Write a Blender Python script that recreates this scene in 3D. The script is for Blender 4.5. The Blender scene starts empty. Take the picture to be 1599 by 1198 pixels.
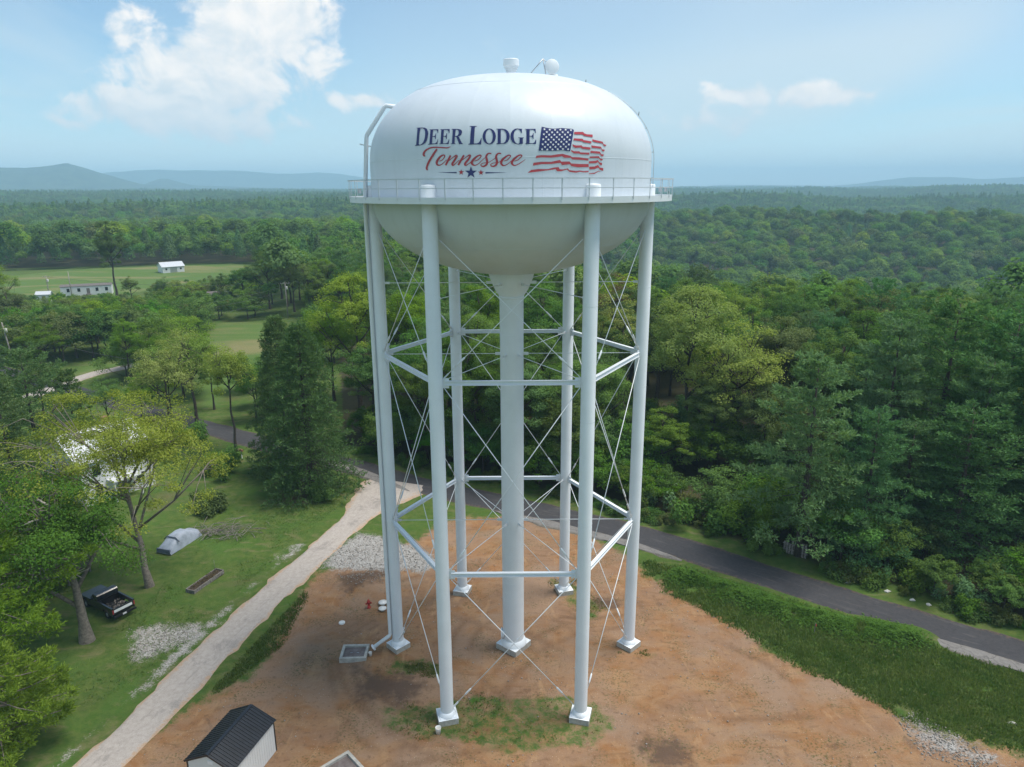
import bpy, math, random
import numpy as np
from mathutils import Vector, Matrix
from mathutils.geometry import tessellate_polygon

R = math.radians
SC = bpy.context.scene
COL = SC.collection
random.seed(7)
np.random.seed(7)

# ------------------------------------------------------------------ camera
CAM_H = 35.0                      # drone height above the pad (m)
F_PX, CX, CY = 1110.0, 799.5, 599.0   # focal length and centre in photo pixels
PITCH, ROLL = R(15.4), R(0.33)
cam_d = bpy.data.cameras.new('camera')
cam = bpy.data.objects.new('camera', cam_d)
COL.objects.link(cam)
cam.location = (0, 0, CAM_H)
cam.rotation_mode = 'XYZ'
cam.matrix_world = Matrix.Translation((0, 0, CAM_H)) @ Matrix.Rotation(R(90) - PITCH, 4, 'X') @ Matrix.Rotation(-ROLL, 4, 'Z')
cam_d.sensor_fit = 'HORIZONTAL'
cam_d.sensor_width = 36.0
cam_d.lens = 36.0 * F_PX / 1599.0
cam_d.clip_start = 0.1
cam_d.clip_end = 60000
SC.camera = cam

# ------------------------------------------------------------------ light
SUN_EL, SUN_AZ = R(67), R(86)     # azimuth clockwise from the view direction (+Y)
sun_d = bpy.data.lights.new('sun', 'SUN')
sun_d.energy = 1.5
sun_d.angle = R(28)
sun_d.color = (1.0, 0.94, 0.85)
sun = bpy.data.objects.new('sun', sun_d)
COL.objects.link(sun)
sdir = Vector((math.sin(SUN_AZ) * math.cos(SUN_EL), math.cos(SUN_AZ) * math.cos(SUN_EL), math.sin(SUN_EL)))
sun.rotation_euler = sdir.to_track_quat('Z', 'Y').to_euler()

SC.view_settings.view_transform = 'Standard'
SC.view_settings.look = 'None'
SC.view_settings.gamma = 1.0
SC.view_settings.use_curve_mapping = False
SC.view_settings.exposure = 1.68
SC.render.engine = 'CYCLES'
cy = SC.cycles
cy.max_bounces = 5
cy.diffuse_bounces = 2
cy.glossy_bounces = 2
cy.transmission_bounces = 3
cy.transparent_max_bounces = 4
cy.volume_bounces = 2
cy.use_denoising = True
cy.caustics_reflective = False
cy.caustics_refractive = False
cy.sample_clamp_indirect = 4.0


class G:
    """tiny node-graph helper"""
    def __init__(self, tree):
        self.t = tree
    def n(self, kind, **kw):
        nd = self.t.nodes.new(kind)
        for k, v in kw.items():
            setattr(nd, k, v)
        return nd
    def put(self, sock, v):
        if v is None:
            return
        if isinstance(v, bpy.types.NodeSocket):
            self.t.links.new(v, sock)
        else:
            if sock.type == 'RGBA' and len(v) == 3:
                v = (*v, 1)
            sock.default_value = v
    def m(self, op, a, b=None, c=None, clamp=False):
        nd = self.n('ShaderNodeMath', operation=op, use_clamp=clamp)
        for i, v in enumerate((a, b, c)):
            self.put(nd.inputs[i], v)
        return nd.outputs[0]
    def vm(self, op, a, b=None):
        nd = self.n('ShaderNodeVectorMath', operation=op)
        self.put(nd.inputs[0], a)
        if b is not None:
            if op == 'SCALE':
                self.put(nd.inputs['Scale'], b)
            else:
                self.put(nd.inputs[1], b)
        return nd.outputs[0]
    def noise(self, vec, scale, detail=4, rough=0.55, dist=0.0, out='Fac', dims='3D'):
        nd = self.n('ShaderNodeTexNoise', noise_dimensions=dims)
        self.put(nd.inputs['Vector'], vec)
        nd.inputs['Scale'].default_value = scale
        nd.inputs['Detail'].default_value = detail
        nd.inputs['Roughness'].default_value = rough
        nd.inputs['Distortion'].default_value = dist
        return nd.outputs[out]
    def voro(self, vec, scale, out='Distance', feature='F1', rnd=1.0):
        nd = self.n('ShaderNodeTexVoronoi', feature=feature)
        self.put(nd.inputs['Vector'], vec)
        nd.inputs['Scale'].default_value = scale
        nd.inputs['Randomness'].default_value = rnd
        return nd.outputs[out]
    def step(self, v, a, b, smooth=True, lo=0.0, hi=1.0):
        nd = self.n('ShaderNodeMapRange', interpolation_type='SMOOTHSTEP' if smooth else 'LINEAR', clamp=True)
        self.put(nd.inputs[0], v)
        for i, x in enumerate((a, b, lo, hi)):
            self.put(nd.inputs[1 + i], x)
        return nd.outputs[0]
    def mix(self, f, a, b, blend='MIX'):
        nd = self.n('ShaderNodeMix', data_type='RGBA', blend_type=blend)
        self.put(nd.inputs[0], f)
        self.put(nd.inputs[6], a)
        self.put(nd.inputs[7], b)
        return nd.outputs[2]
    def attr(self, name, out='Fac'):
        nd = self.n('ShaderNodeAttribute', attribute_name=name)
        return nd.outputs[out]
    def xyz(self, v):
        nd = self.n('ShaderNodeSeparateXYZ')
        self.put(nd.inputs[0], v)
        return nd.outputs
    def comb(self, x, y, z):
        nd = self.n('ShaderNodeCombineXYZ')
        for i, v in enumerate((x, y, z)):
            self.put(nd.inputs[i], v)
        return nd.outputs[0]


# ------------------------------------------------------------------ world: sky with clouds
world = bpy.data.worlds.new('World')
SC.world = world
world.use_nodes = True
wt = world.node_tree
wt.nodes.clear()
g = G(wt)
sky = g.n('ShaderNodeTexSky', sky_type='NISHITA')
sky.sun_disc = False
sky.sun_elevation = SUN_EL
sky.sun_rotation = SUN_AZ
sky.altitude = 500
sky.air_density = 1.0
sky.dust_density = 0.3
sky.ozone_density = 3.0
dirv = g.vm('NORMALIZE', g.n('ShaderNodeTexCoord').outputs['Generated'])
dx, dy, dz = g.xyz(dirv)
azd = g.m('MULTIPLY', g.m('ARCTAN2', dx, dy), 180 / math.pi)          # degrees, 0 straight ahead
eld = g.m('MULTIPLY', g.m('ARCSINE', dz), 180 / math.pi)
pang = g.comb(azd, eld, 0.0)

x_, y_, _z = g.xyz(pang)
def lobe(cx, cyy, rx, ry, gain=1.0):
    a = g.m('DIVIDE', g.m('SUBTRACT', x_, cx), rx)
    b = g.m('DIVIDE', g.m('SUBTRACT', y_, cyy), ry)
    d = g.m('SQRT', g.m('ADD', g.m('MULTIPLY', a, a), g.m('MULTIPLY', b, b)))
    return g.m('MULTIPLY', g.m('SUBTRACT', 1.0, d), gain)
heap = None
for L in ((-21.4, 7.2, 7.0, 4.2), (-17.8, 11.4, 5.6, 4.6), (-24.5, 5.4, 6.5, 1.9),
          (16.4, 6.3, 2.4, 1.0, .62), (22.6, 6.1, 3.0, .9, .66), (-11.2, 6.3, 2.6, .7, .5), (15.0, 4.8, 2.6, 1.0, .3),
          (58, 9, 9, 4), (-63, 8, 8, 3.5), (120, 11, 12, 5), (178, 9, 9, 4.5), (-112, 12, 11, 5), (90, 24, 10, 4)):
    l = lobe(*L)
    heap = l if heap is None else g.m('MAXIMUM', heap, l)
heap = g.m('MULTIPLY', g.m('MAXIMUM', heap, -1.2), 0.74)
def puff(off, det):
    p = g.vm('MULTIPLY', g.vm('ADD', pang, (off[0], off[1], 0.0)), (1.0, 1.2, 1.0))
    return g.m('MULTIPLY', g.m('SUBTRACT', g.noise(p, 0.33, det, 0.58, 0.45), 0.5), 1.55)
n0, n1 = puff((0, 0), 7), puff((0.7, 0.9), 4)
d0 = g.m('ADD', heap, n0)
alpha = g.step(d0, -0.06, 0.26)
lit = g.step(g.m('SUBTRACT', n0, n1), -0.34, 0.34)
base = g.step(eld, 3.0, 8.5)
# thin high veil over the whole sky
zz = g.m('ADD', g.m('MAXIMUM', dz, 0.0), 0.10)
pl = g.comb(g.m('DIVIDE', dx, zz), g.m('MULTIPLY', g.m('DIVIDE', dy, zz), 0.5), 0.0)
veil = g.step(g.noise(pl, 0.62, 6, 0.56, 0.9), 0.43, 0.76, lo=0.0, hi=0.85)
veil2 = g.step(g.noise(g.vm('ADD', pl, (5.3, 1.7, 0)), 0.36, 2, 0.5, 0.3), 0.32, 0.62, lo=0.0, hi=0.80)
veil = g.m('MAXIMUM', veil, veil2)
sunward = g.n('ShaderNodeVectorMath', operation='DOT_PRODUCT')
g.put(sunward.inputs[0], dirv)
sunward.inputs[1].default_value = tuple(sdir)
veil = g.m('MULTIPLY', veil, g.step(sunward.outputs['Value'], -0.7, 0.75, lo=0.30, hi=1.0))
skyc = g.mix(1.0, sky.outputs[0], (0.78, 0.94, 0.94), 'MULTIPLY')
skyc = g.mix(g.step(eld, 14.0, 0.0, hi=0.55), skyc, g.mix(g.step(sunward.outputs['Value'], -0.9, 0.9), (3.2, 5.0, 6.2), (4.2, 5.6, 6.3)))
skyc = g.mix(g.step(eld, 6.0, 0.0, hi=0.6), skyc, (6.4, 7.5, 8.0))
lum_cloud = g.mix(lit, (5.1, 5.5, 5.8), (7.3, 6.9, 6.55))
lum_cloud = g.mix(g.m('MULTIPLY', g.m('SUBTRACT', 1.0, base), 0.6), lum_cloud, (4.0, 4.9, 5.6))
c1 = g.mix(veil, skyc, (4.9, 5.5, 5.75))
c2 = g.mix(g.m('MULTIPLY', alpha, 0.95), c1, lum_cloud)
bg = g.n('ShaderNodeBackground')
g.put(bg.inputs[0], c2)
bg.inputs[1].default_value = 0.05
wo = g.n('ShaderNodeOutputWorld')
wt.links.new(bg.outputs[0], wo.inputs[0])
world.cycles.sampling_method = 'MANUAL'
world.cycles.sample_map_resolution = 512

# ------------------------------------------------------------------ photo pixel -> place
def ray(px, py):
    u, v = px - CX, py - CY
    c, s = math.cos(ROLL), math.sin(ROLL)
    u, v = u * c - v * s, v * c + u * s
    return (u, F_PX * math.cos(PITCH) - v * math.sin(PITCH), -F_PX * math.sin(PITCH) - v * math.cos(PITCH))

def at(px, py, z=0.0):
    d = ray(px, py)
    t = (z - CAM_H) / d[2]
    return (d[0] * t, d[1] * t)

def top_z(px, py, Y):
    d = ray(px, py)
    return CAM_H + d[2] / d[1] * Y

def x_of(px, py, Y):
    d = ray(px, py)
    return d[0] / d[1] * Y


# ------------------------------------------------------------------ objects
def tag(o, label=None, cat=None, group=None, kind=None):
    if label: o['label'] = label
    if cat: o['category'] = cat
    if group: o['group'] = group
    if kind: o['kind'] = kind
    return o

def empty(name, loc, rz=0.0, **kw):
    o = bpy.data.objects.new(name, None)
    o.empty_display_size = 0.3
    COL.objects.link(o)
    o.location = loc
    o.rotation_euler = (0, 0, rz)
    tag(o, **kw)
    return o

def link(name, me, mat=None, parent=None, loc=None):
    if mat is not None and not me.materials:
        me.materials.append(mat)
    o = bpy.data.objects.new(name, me)
    COL.objects.link(o)
    if parent is not None:
        o.parent = parent
    if loc is not None:
        o.location = loc
    return o

def mesh_np(name, V, Fa, smooth=False, attrs=None):
    """V (n,3), Fa (m,k) equal-sized faces"""
    V = np.asarray(V, dtype=np.float32)
    Fa = np.asarray(Fa, dtype=np.int32)
    me = bpy.data.meshes.new(name)
    me.vertices.add(len(V))
    me.vertices.foreach_set('co', V.ravel())
    m, k = Fa.shape
    me.loops.add(m * k)
    me.loops.foreach_set('vertex_index', Fa.ravel())
    me.polygons.add(m)
    me.polygons.foreach_set('loop_start', np.arange(0, m * k, k, dtype=np.int32))
    me.polygons.foreach_set('loop_total', np.full(m, k, dtype=np.int32))
    if smooth:
        me.polygons.foreach_set('use_smooth', np.ones(m, dtype=bool))
    me.update(calc_edges=True)
    for an, (dom, arr) in (attrs or {}).items():
        a = me.attributes.new(an, 'FLOAT', dom)
        a.data.foreach_set('value', np.asarray(arr, dtype=np.float32))
    return me


class MB:
    """collects simple shapes, build() links them as one mesh object"""
    def __init__(self):
        self.v, self.f, self.s = [], [], []
    def add(self, vs, fs, smooth=False):
        o = len(self.v)
        self.v += [tuple(x) for x in vs]
        self.f += [tuple(i + o for i in q) for q in fs]
        self.s += [smooth] * len(fs)
        return self
    def box(self, c, d, rz=0.0, M=None, taper=1.0):
        hx, hy, hz = d[0] / 2, d[1] / 2, d[2] / 2
        vs = []
        for z, k in ((-hz, 1.0), (hz, taper)):
            for x, y in ((-hx, -hy), (hx, -hy), (hx, hy), (-hx, hy)):
                vs.append(Vector((x * k, y * k, z)))
        Mx = M if M is not None else Matrix.Translation(c) @ Matrix.Rotation(rz, 4, 'Z')
        return self.add([Mx @ v for v in vs], [(3, 2, 1, 0), (4, 5, 6, 7), (0, 1, 5, 4), (1, 2, 6, 5), (2, 3, 7, 6), (3, 0, 4, 7)])
    def beam(self, a, b, w, h, up=(0, 0, 1)):
        a, b = Vector(a), Vector(b)
        y = (b - a)
        L = y.length
        y.normalize()
        x = y.cross(Vector(up)).normalized()
        z = x.cross(y)
        M = Matrix(((x.x, y.x, z.x, 0), (x.y, y.y, z.y, 0), (x.z, y.z, z.z, 0), (0, 0, 0, 1)))
        return self.box(None, (w, L, h), M=Matrix.Translation((a + b) / 2) @ M)
    def tube(self, pts, r, n=8, caps=True, smooth=True):
        pts = [Vector(p) for p in pts]
        rs = r if isinstance(r, (list, tuple)) else [r] * len(pts)
        vs, fs = [], []
        prev = None
        for i, p in enumerate(pts):
            t = (pts[min(i + 1, len(pts) - 1)] - pts[max(i - 1, 0)]).normalized()
            if prev is None:
                ref = Vector((0, 0, 1)) if abs(t.z) < 0.9 else Vector((1, 0, 0))
                x = t.cross(ref).normalized()
            else:
                x = (prev - t * prev.dot(t)).normalized()
            prev = x
            y = t.cross(x)
            for k in range(n):
                a = 2 * math.pi * k / n
                vs.append(p + (x * math.cos(a) + y * math.sin(a)) * rs[i])
        for i in range(len(pts) - 1):
            for k in range(n):
                k2 = (k + 1) % n
                fs.append((i * n + k, i * n + k2, (i + 1) * n + k2, (i + 1) * n + k))
        self.add(vs, fs, smooth)
        if caps:
            o = len(self.v) - len(vs)
            self.f.append(tuple(o + k for k in reversed(range(n)))); self.s.append(False)
            self.f.append(tuple(o + (len(pts) - 1) * n + k for k in range(n))); self.s.append(False)
        return self
    def lathe(self, prof, n=32, c=(0, 0, 0), smooth=True, a0=0.0):
        vs, fs = [], []
        for (r, z) in prof:
            for k in range(n):
                a = a0 + 2 * math.pi * k / n
                vs.append((c[0] + r * math.cos(a), c[1] + r * math.sin(a), c[2] + z))
        for i in range(len(prof) - 1):
            for k in range(n):
                k2 = (k + 1) % n
                fs.append((i * n + k, i * n + k2, (i + 1) * n + k2, (i + 1) * n + k))
        return self.add(vs, fs, smooth)
    def poly(self, pts):
        return self.add(pts, [tuple(range(len(pts)))])
    def build(self, name, mat=None, parent=None, loc=None):
        me = bpy.data.meshes.new(name)
        me.from_pydata(self.v, [], self.f)
        me.polygons.foreach_set('use_smooth', self.s)
        me.update()
        return link(name, me, mat, parent, loc)

def copy_tree(o, parent=None):
    c = o.copy()
    COL.objects.link(c)
    if parent is not None:
        c.parent = parent
    for ch in list(o.children):
        copy_tree(ch, c)
    return c


# ------------------------------------------------------------------ materials
def mat(name):
    m = bpy.data.materials.new(name)
    m.use_nodes = True
    t = m.node_tree
    t.nodes.clear()
    gg = G(t)
    out = gg.n('ShaderNodeOutputMaterial')
    return m, gg, out

def principled(name, col, rough=0.6, metal=0.0, var=0.12, scale=3.0, bump=0.0, bscale=None, spec=0.5, coat=0.0, col2=None):
    m, gg, out = mat(name)
    b = gg.n('ShaderNodeBsdfPrincipled')
    tc = gg.n('ShaderNodeTexCoord').outputs['Object']
    nz = gg.noise(tc, scale, 5, 0.6)
    c2 = col2 if col2 else tuple(max(0, x * (1 - 2.2 * var)) for x in col)
    gg.put(b.inputs['Base Color'], gg.mix(gg.step(nz, 0.3, 0.75), col, c2))
    b.inputs['Roughness'].default_value = rough
    b.inputs['Metallic'].default_value = metal
    b.inputs['Specular IOR Level'].default_value = spec
    b.inputs['Coat Weight'].default_value = coat
    b.inputs['Coat Roughness'].default_value = 0.15
    if bump:
        bn = gg.n('ShaderNodeBump')
        bn.inputs['Strength'].default_value = bump
        bn.inputs['Distance'].default_value = 0.05
        gg.put(bn.inputs['Height'], gg.noise(tc, bscale or scale * 6, 4, 0.6))
        gg.put(b.inputs['Normal'], bn.outputs[0])
    gg.put(out.inputs[0], b.outputs[0])
    return m

def leaf_mat(name, c1, c2, transl=0.3, hue=0.02, val=0.35):
    m, gg, out = mat(name)
    rnd = gg.attr('rnd')
    oi = gg.n('ShaderNodeObjectInfo')
    tc = gg.n('ShaderNodeTexCoord').outputs['Object']
    nz = gg.noise(tc, 0.5, 2, 0.5)
    f = gg.m('ADD', gg.m('MULTIPLY', rnd, 0.6), gg.m('MULTIPLY', gg.m('SUBTRACT', nz, 0.3), 1.0), clamp=True)
    c = gg.mix(f, c1, c2)
    hs = gg.n('ShaderNodeHueSaturation')
    gg.put(hs.inputs['Hue'], gg.m('ADD', 0.5 - hue, gg.m('MULTIPLY', oi.outputs['Random'], 2 * hue)))
    r2 = gg.m('FRACT', gg.m('MULTIPLY', oi.outputs['Random'], 17.31))
    gg.put(hs.inputs['Value'], gg.m('ADD', 1 - val, gg.m('MULTIPLY', r2, 2 * val)))
    gg.put(hs.inputs['Saturation'], gg.m('ADD', 0.85, gg.m('MULTIPLY', gg.m('FRACT', gg.m('MULTIPLY', oi.outputs['Random'], 41.7)), 0.25)))
    gg.put(hs.inputs['Color'], c)
    d = gg.n('ShaderNodeBsdfDiffuse')
    t = gg.n('ShaderNodeBsdfTranslucent')
    gg.put(d.inputs[0], hs.outputs[0])
    gg.put(t.inputs[0], gg.mix(1.0, hs.outputs[0], (1.0, 1.08, 0.55), 'MULTIPLY'))
    mx = gg.n('ShaderNodeMixShader')
    mx.inputs[0].default_value = transl
    gg.put(mx.inputs[1], d.outputs[0])
    gg.put(mx.inputs[2], t.outputs[0])
    gg.put(out.inputs[0], mx.outputs[0])
    return m

M = {}
M['white'] = principled('white_paint', (0.76, 0.80, 0.825), 0.45, var=0.03, scale=0.6, spec=0.4, coat=0.0)  # same paint as the tank, set lighter to offset dimmer light on the legs
M['rail'] = principled('rail_paint', (0.60, 0.65, 0.69), 0.5, var=0.05, scale=2)
M['concrete'] = principled('concrete', (0.47, 0.45, 0.40), 0.85, var=0.16, scale=4, bump=0.3, bscale=30)
M['navy'] = principled('navy_paint', (0.012, 0.02, 0.13), 0.35, var=0.05, coat=0.2)
M['red'] = principled('red_paint', (0.42, 0.025, 0.04), 0.35, var=0.08, coat=0.2)
M['flagred'] = principled('flag_red_paint', (0.52, 0.05, 0.065), 0.35, var=0.08, coat=0.2)
M['flagwhite'] = principled('flag_white_paint', (0.86, 0.86, 0.87), 0.35, var=0.02, coat=0.2)
M['galv'] = principled('galvanised_steel', (0.50, 0.52, 0.54), 0.4, metal=0.6, var=0.1)
M['darkmetal'] = principled('dark_metal', (0.03, 0.03, 0.035), 0.45, metal=0.4)
M['bark'] = principled('bark', (0.25, 0.215, 0.18), 0.9, var=0.25, scale=5, bump=0.8, bscale=14)
M['barkdark'] = principled('dark_bark', (0.075, 0.06, 0.048), 0.9, var=0.25, scale=5, bump=0.6, bscale=14)
M['deadwood'] = principled('dead_wood', (0.42, 0.39, 0.35), 0.85, var=0.15, scale=4)
M['pole'] = principled('pole_wood', (0.36, 0.33, 0.29), 0.85, var=0.2, scale=3)
M['wire'] = principled('wire', (0.10, 0.10, 0.10), 0.6)
M['hydrant'] = principled('hydrant_red', (0.45, 0.02, 0.015), 0.45, coat=0.2)
M['plastic'] = principled('white_plastic', (0.75, 0.74, 0.70), 0.5, var=0.06)
M['soil'] = principled('dark_soil', (0.085, 0.06, 0.045), 0.95, var=0.3, scale=6, bump=0.8, bscale=20)
M['steelplate'] = principled('rusty_plate', (0.12, 0.09, 0.08), 0.75, var=0.3, scale=3, col2=(0.20, 0.17, 0.16))
M['glass'] = principled('dark_glass', (0.02, 0.025, 0.03), 0.08, spec=0.6)
M['rubber'] = principled('rubber', (0.02, 0.02, 0.02), 0.85)
M['black'] = principled('black_car_paint', (0.010, 0.010, 0.013), 0.3, coat=0.6)
M['siding'] = principled('white_siding', (0.74, 0.75, 0.75), 0.6, var=0.06, scale=1.5)
M['shedwall'] = principled('shed_panel', (0.72, 0.73, 0.72), 0.45, var=0.03, scale=1)
M['blackroof'] = principled('black_metal_roof', (0.014, 0.016, 0.022), 0.38, spec=0.5, coat=0.1, var=0.15)
M['tinroof'] = principled('tin_roof', (0.62, 0.64, 0.66), 0.4, metal=0.15, var=0.08)
M['shingle'] = principled('grey_shingle', (0.17, 0.15, 0.14), 0.9, var=0.2, scale=4)
M['brownroof'] = principled('weathered_brown_roof', (0.12, 0.075, 0.06), 0.9, var=0.3, scale=2)
M['oldwood'] = principled('old_grey_wood', (0.26, 0.235, 0.215), 0.9, var=0.3, scale=6)
M['darkplank'] = principled('dark_plank', (0.065, 0.05, 0.045), 0.9, var=0.3, scale=5)
M['cover'] = principled('grey_cover', (0.33, 0.375, 0.45), 0.6, var=0.12, scale=2)
M['coverdark'] = principled('dark_grey_cover', (0.12, 0.14, 0.19), 0.6, var=0.15, scale=2)
M['orange'] = principled('orange_ribbon', (0.75, 0.10, 0.05), 0.6)
M['brick'] = principled('red_brick', (0.34, 0.16, 0.11), 0.9, var=0.2, scale=5)
M['litter'] = principled('pale_litter', (0.62, 0.60, 0.56), 0.7, var=0.2)
M['stone'] = principled('pale_stone', (0.40, 0.37, 0.33), 0.9, var=0.3, scale=3)

LM = {
 'dark':   leaf_mat('leaf_dark_green',   (0.073, 0.150, 0.034), (0.144, 0.248, 0.063), 0.38, val=0.26),
 'mid':    leaf_mat('leaf_mid_green',    (0.093, 0.190, 0.029), (0.168, 0.292, 0.056), 0.40, val=0.22),
 'bright': leaf_mat('leaf_bright_green', (0.170, 0.275, 0.030), (0.270, 0.385, 0.056), 0.44, val=0.12),
 'yellow': leaf_mat('leaf_yellow_green', (0.215, 0.300, 0.050), (0.335, 0.415, 0.110), 0.44, val=0.08),
 'olive':  leaf_mat('leaf_olive',        (0.110, 0.161, 0.044), (0.183, 0.239, 0.083), 0.38, val=0.18),
 'brown':  leaf_mat('leaf_turning_brown',(0.120, 0.085, 0.040), (0.170, 0.130, 0.060), 0.30),
 'pine':   leaf_mat('needle_blue_green', (0.088, 0.190, 0.071), (0.171, 0.306, 0.128), 0.34, val=0.18),
 'pinebright': leaf_mat('needle_fresh_green', (0.150, 0.225, 0.034), (0.240, 0.320, 0.062), 0.42, val=0.05),
 'hemlock':leaf_mat('needle_dark_green', (0.081, 0.154, 0.054), (0.151, 0.248, 0.093), 0.34, val=0.14),
 'vine':   leaf_mat('vine_leaf',         (0.067, 0.168, 0.024), (0.122, 0.248, 0.044), 0.36, val=0.1),
 'weed':   leaf_mat('weed_blade',        (0.085, 0.140, 0.030), (0.180, 0.205, 0.070), 0.42, val=0.08),
 'lush':   leaf_mat('lush_weed_blade',   (0.070, 0.165, 0.028), (0.215, 0.270, 0.080), 0.42, val=0.08),
}


# ------------------------------------------------------------------ python noise
def _hash(ix, iy, seed):
    n = (ix.astype(np.int64) * 374761393 + iy.astype(np.int64) * 668265263 + seed * 974711) & 0x7fffffff
    n = (n ^ (n >> 13)) * 1274126177 & 0x7fffffff
    return ((n ^ (n >> 16)) & 0xffff) / 65535.0

def vnoise(x, y, seed=0):
    ix, iy = np.floor(x), np.floor(y)
    fx, fy = x - ix, y - iy
    fx, fy = fx * fx * (3 - 2 * fx), fy * fy * (3 - 2 * fy)
    a, b = _hash(ix, iy, seed), _hash(ix + 1, iy, seed)
    c, d = _hash(ix, iy + 1, seed), _hash(ix + 1, iy + 1, seed)
    return (a * (1 - fx) + b * fx) * (1 - fy) + (c * (1 - fx) + d * fx) * fy

def fbm(x, y, scale, octs=4, seed=0):
    x, y = np.asarray(x, float) * scale, np.asarray(y, float) * scale
    s, a, t = 0.0, 1.0, 0.0
    for o in range(octs):
        s = s + a * vnoise(x, y, seed + o * 17)
        t += a
        a *= 0.5
        x, y = x * 2.03 + 11.3, y * 2.03 + 5.7
    return s / t

def seg_dist(X, Y, line):
    d = np.full(np.shape(X), 1e9)
    for (ax, ay), (bx, by) in zip(line[:-1], line[1:]):
        vx, vy = bx - ax, by - ay
        t = np.clip(((X - ax) * vx + (Y - ay) * vy) / (vx * vx + vy * vy), 0, 1)
        d = np.minimum(d, np.hypot(X - ax - t * vx, Y - ay - t * vy))
    return d

def sdf(X, Y, poly):
    """signed distance, positive inside"""
    d = seg_dist(X, Y, list(poly) + [poly[0]])
    ins = np.zeros(np.shape(X), bool)
    n = len(poly)
    for i in range(n):
        (ax, ay), (bx, by) = poly[i], poly[(i + 1) % n]
        if ay == by:
            continue
        c = ((ay > Y) != (by > Y)) & (X < (bx - ax) * (Y - ay) / (by - ay) + ax)
        ins ^= c
    return np.where(ins, d, -d)

def smooth01(x):
    x = np.clip(x, 0, 1)
    return x * x * (3 - 2 * x)

# ================================================================== terrain
ROAD = [(-150, 168), (-95, 134), (-62, 112.5), (-44.5, 101.5), (-31.0, 92.6), (-20.8, 86.6), (-11.6, 80.6), (2.0, 73.6), (13.4, 67.0),
        (23.4, 59.2), (32.4, 52.2), (39.9, 46.9), (52, 38.5), (75, 24)]
ROAD_W = 4.7
LANE = [(-31.5, 20), (-26.2, 36.7), (-24.6, 43.5), (-23.0, 50.5), (-21.4, 57.0), (-19.4, 64.0), (-17.2, 72.0), (-15.6, 77.5), (-14.2, 81.5)]
LANE_W = 3.2
P = lambda *q: [at(a, b) for a, b in q]
DIRT = P((150, 1240), (235, 1150), (330, 1095), (400, 1055), (425, 1000), (455, 945), (492, 895), (560, 878), (650, 845), (690, 812), (760, 806), (850, 815), (930, 838),
         (975, 868), (1010, 905), (1085, 945), (1160, 985), (1235, 1030), (1262, 1050), (1340, 1085), (1450, 1135), (1599, 1190), (1750, 1240), (1900, 1400), (800, 1500), (60, 1400))
GRAVEL = P((497, 888), (520, 858), (560, 832), (600, 838), (650, 856), (690, 878), (660, 893), (580, 892))
GRAVEL2 = P((1392, 1118), (1430, 1112), (1500, 1150), (1560, 1190), (1520, 1205), (1440, 1180))
GRAVEL3 = P((195, 985), (255, 970), (330, 975), (300, 1000), (235, 1030), (205, 1040))
PATCHES = [P((590, 1110), (700, 1080), (800, 1085), (905, 1090), (945, 1130), (920, 1158), (800, 1165), (680, 1165), (610, 1140)),
           P((850, 900), (900, 905), (950, 950), (920, 965), (870, 935)), P((960, 990), (1010, 1010), (1030, 1025), (965, 1020)),
           P((620, 1030), (700, 1040), (690, 1060), (600, 1050))]
DARKS = [P((560, 1045), (650, 1050), (700, 1070), (640, 1110), (560, 1095)), P((530, 900), (610, 885), (600, 920), (545, 925)),
         P((1000, 1150), (1070, 1140), (1090, 1198), (1010, 1210)), P((930, 920), (985, 940), (960, 960), (905, 945))]
FIELD = [(-218, 296), (-196, 345), (-150, 352), (-118, 345), (-112, 322), (-124, 290), (-126, 262), (-138, 240), (-162, 240), (-190, 262)]
MEADOW = P((318, 512), (350, 499), (420, 502), (440, 520), (428, 548), (400, 585), (372, 612), (340, 640), (300, 640), (300, 560))
LAWN = P((105, 585), (125, 568), (185, 562), (215, 566), (190, 590), (120, 600))
OPEN_ = [FIELD, MEADOW, LAWN]
def open_sd(X, Y):
    d = sdf(X, Y, OPEN_[0])
    for q in OPEN_[1:]:
        d = np.maximum(d, sdf(X, Y, q))
    return d
YARD = [(-60, 20), (-30, 20), (-25, 44), (-21, 62), (-17, 79), (-34, 92), (-48, 101), (-62, 109), (-75, 90)]
BED_DIRT = [at(430, 765), at(490, 755), at(540, 770), at(500, 790), at(440, 785)]

TRACKS = []
for cx_, cy_, rr_, a0_, a1_ in ((0.0, 48.7, 13.2, 150, 400), (1.0, 48.7, 5.2, 20, 200), (3.0, 44.0, 16.5, 190, 330), (-2, 50, 11.0, 110, 260), (10, 40, 12.0, 20, 170)):
    for o_ in (-.85, .85):
        TRACKS.append([(cx_ + (rr_ + o_) * math.cos(R(a)), cy_ + (rr_ + o_) * math.sin(R(a))) for a in np.linspace(a0_, a1_, 30)])
for a_, b_ in (((-17, 58), (6, 36)), ((-12, 36), (26, 42)), ((-10, 56), (14, 40)), ((2, 36), (30, 36.5))):
    for o_ in (-.85, .85):
        TRACKS.append([(a_[0] + (b_[0] - a_[0]) * t_, a_[1] + (b_[1] - a_[1]) * t_ + o_ + 1.3 * math.sin(t_ * 5)) for t_ in np.linspace(0, 1, 14)])
def track_d(X, Y):
    d = np.full(np.shape(X), 9.0)
    m_ = (np.abs(X) < 32) & (np.abs(Y - 46) < 22)
    xs, ys = X[m_], Y[m_]
    q = np.full(xs.shape, 9.0)
    for t_ in TRACKS:
        q = np.minimum(q, seg_dist(xs, ys, t_))
    d[m_] = q
    return d

def prof(r, pts):
    xs, zs = zip(*pts)
    return np.interp(r, xs, zs)

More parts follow.
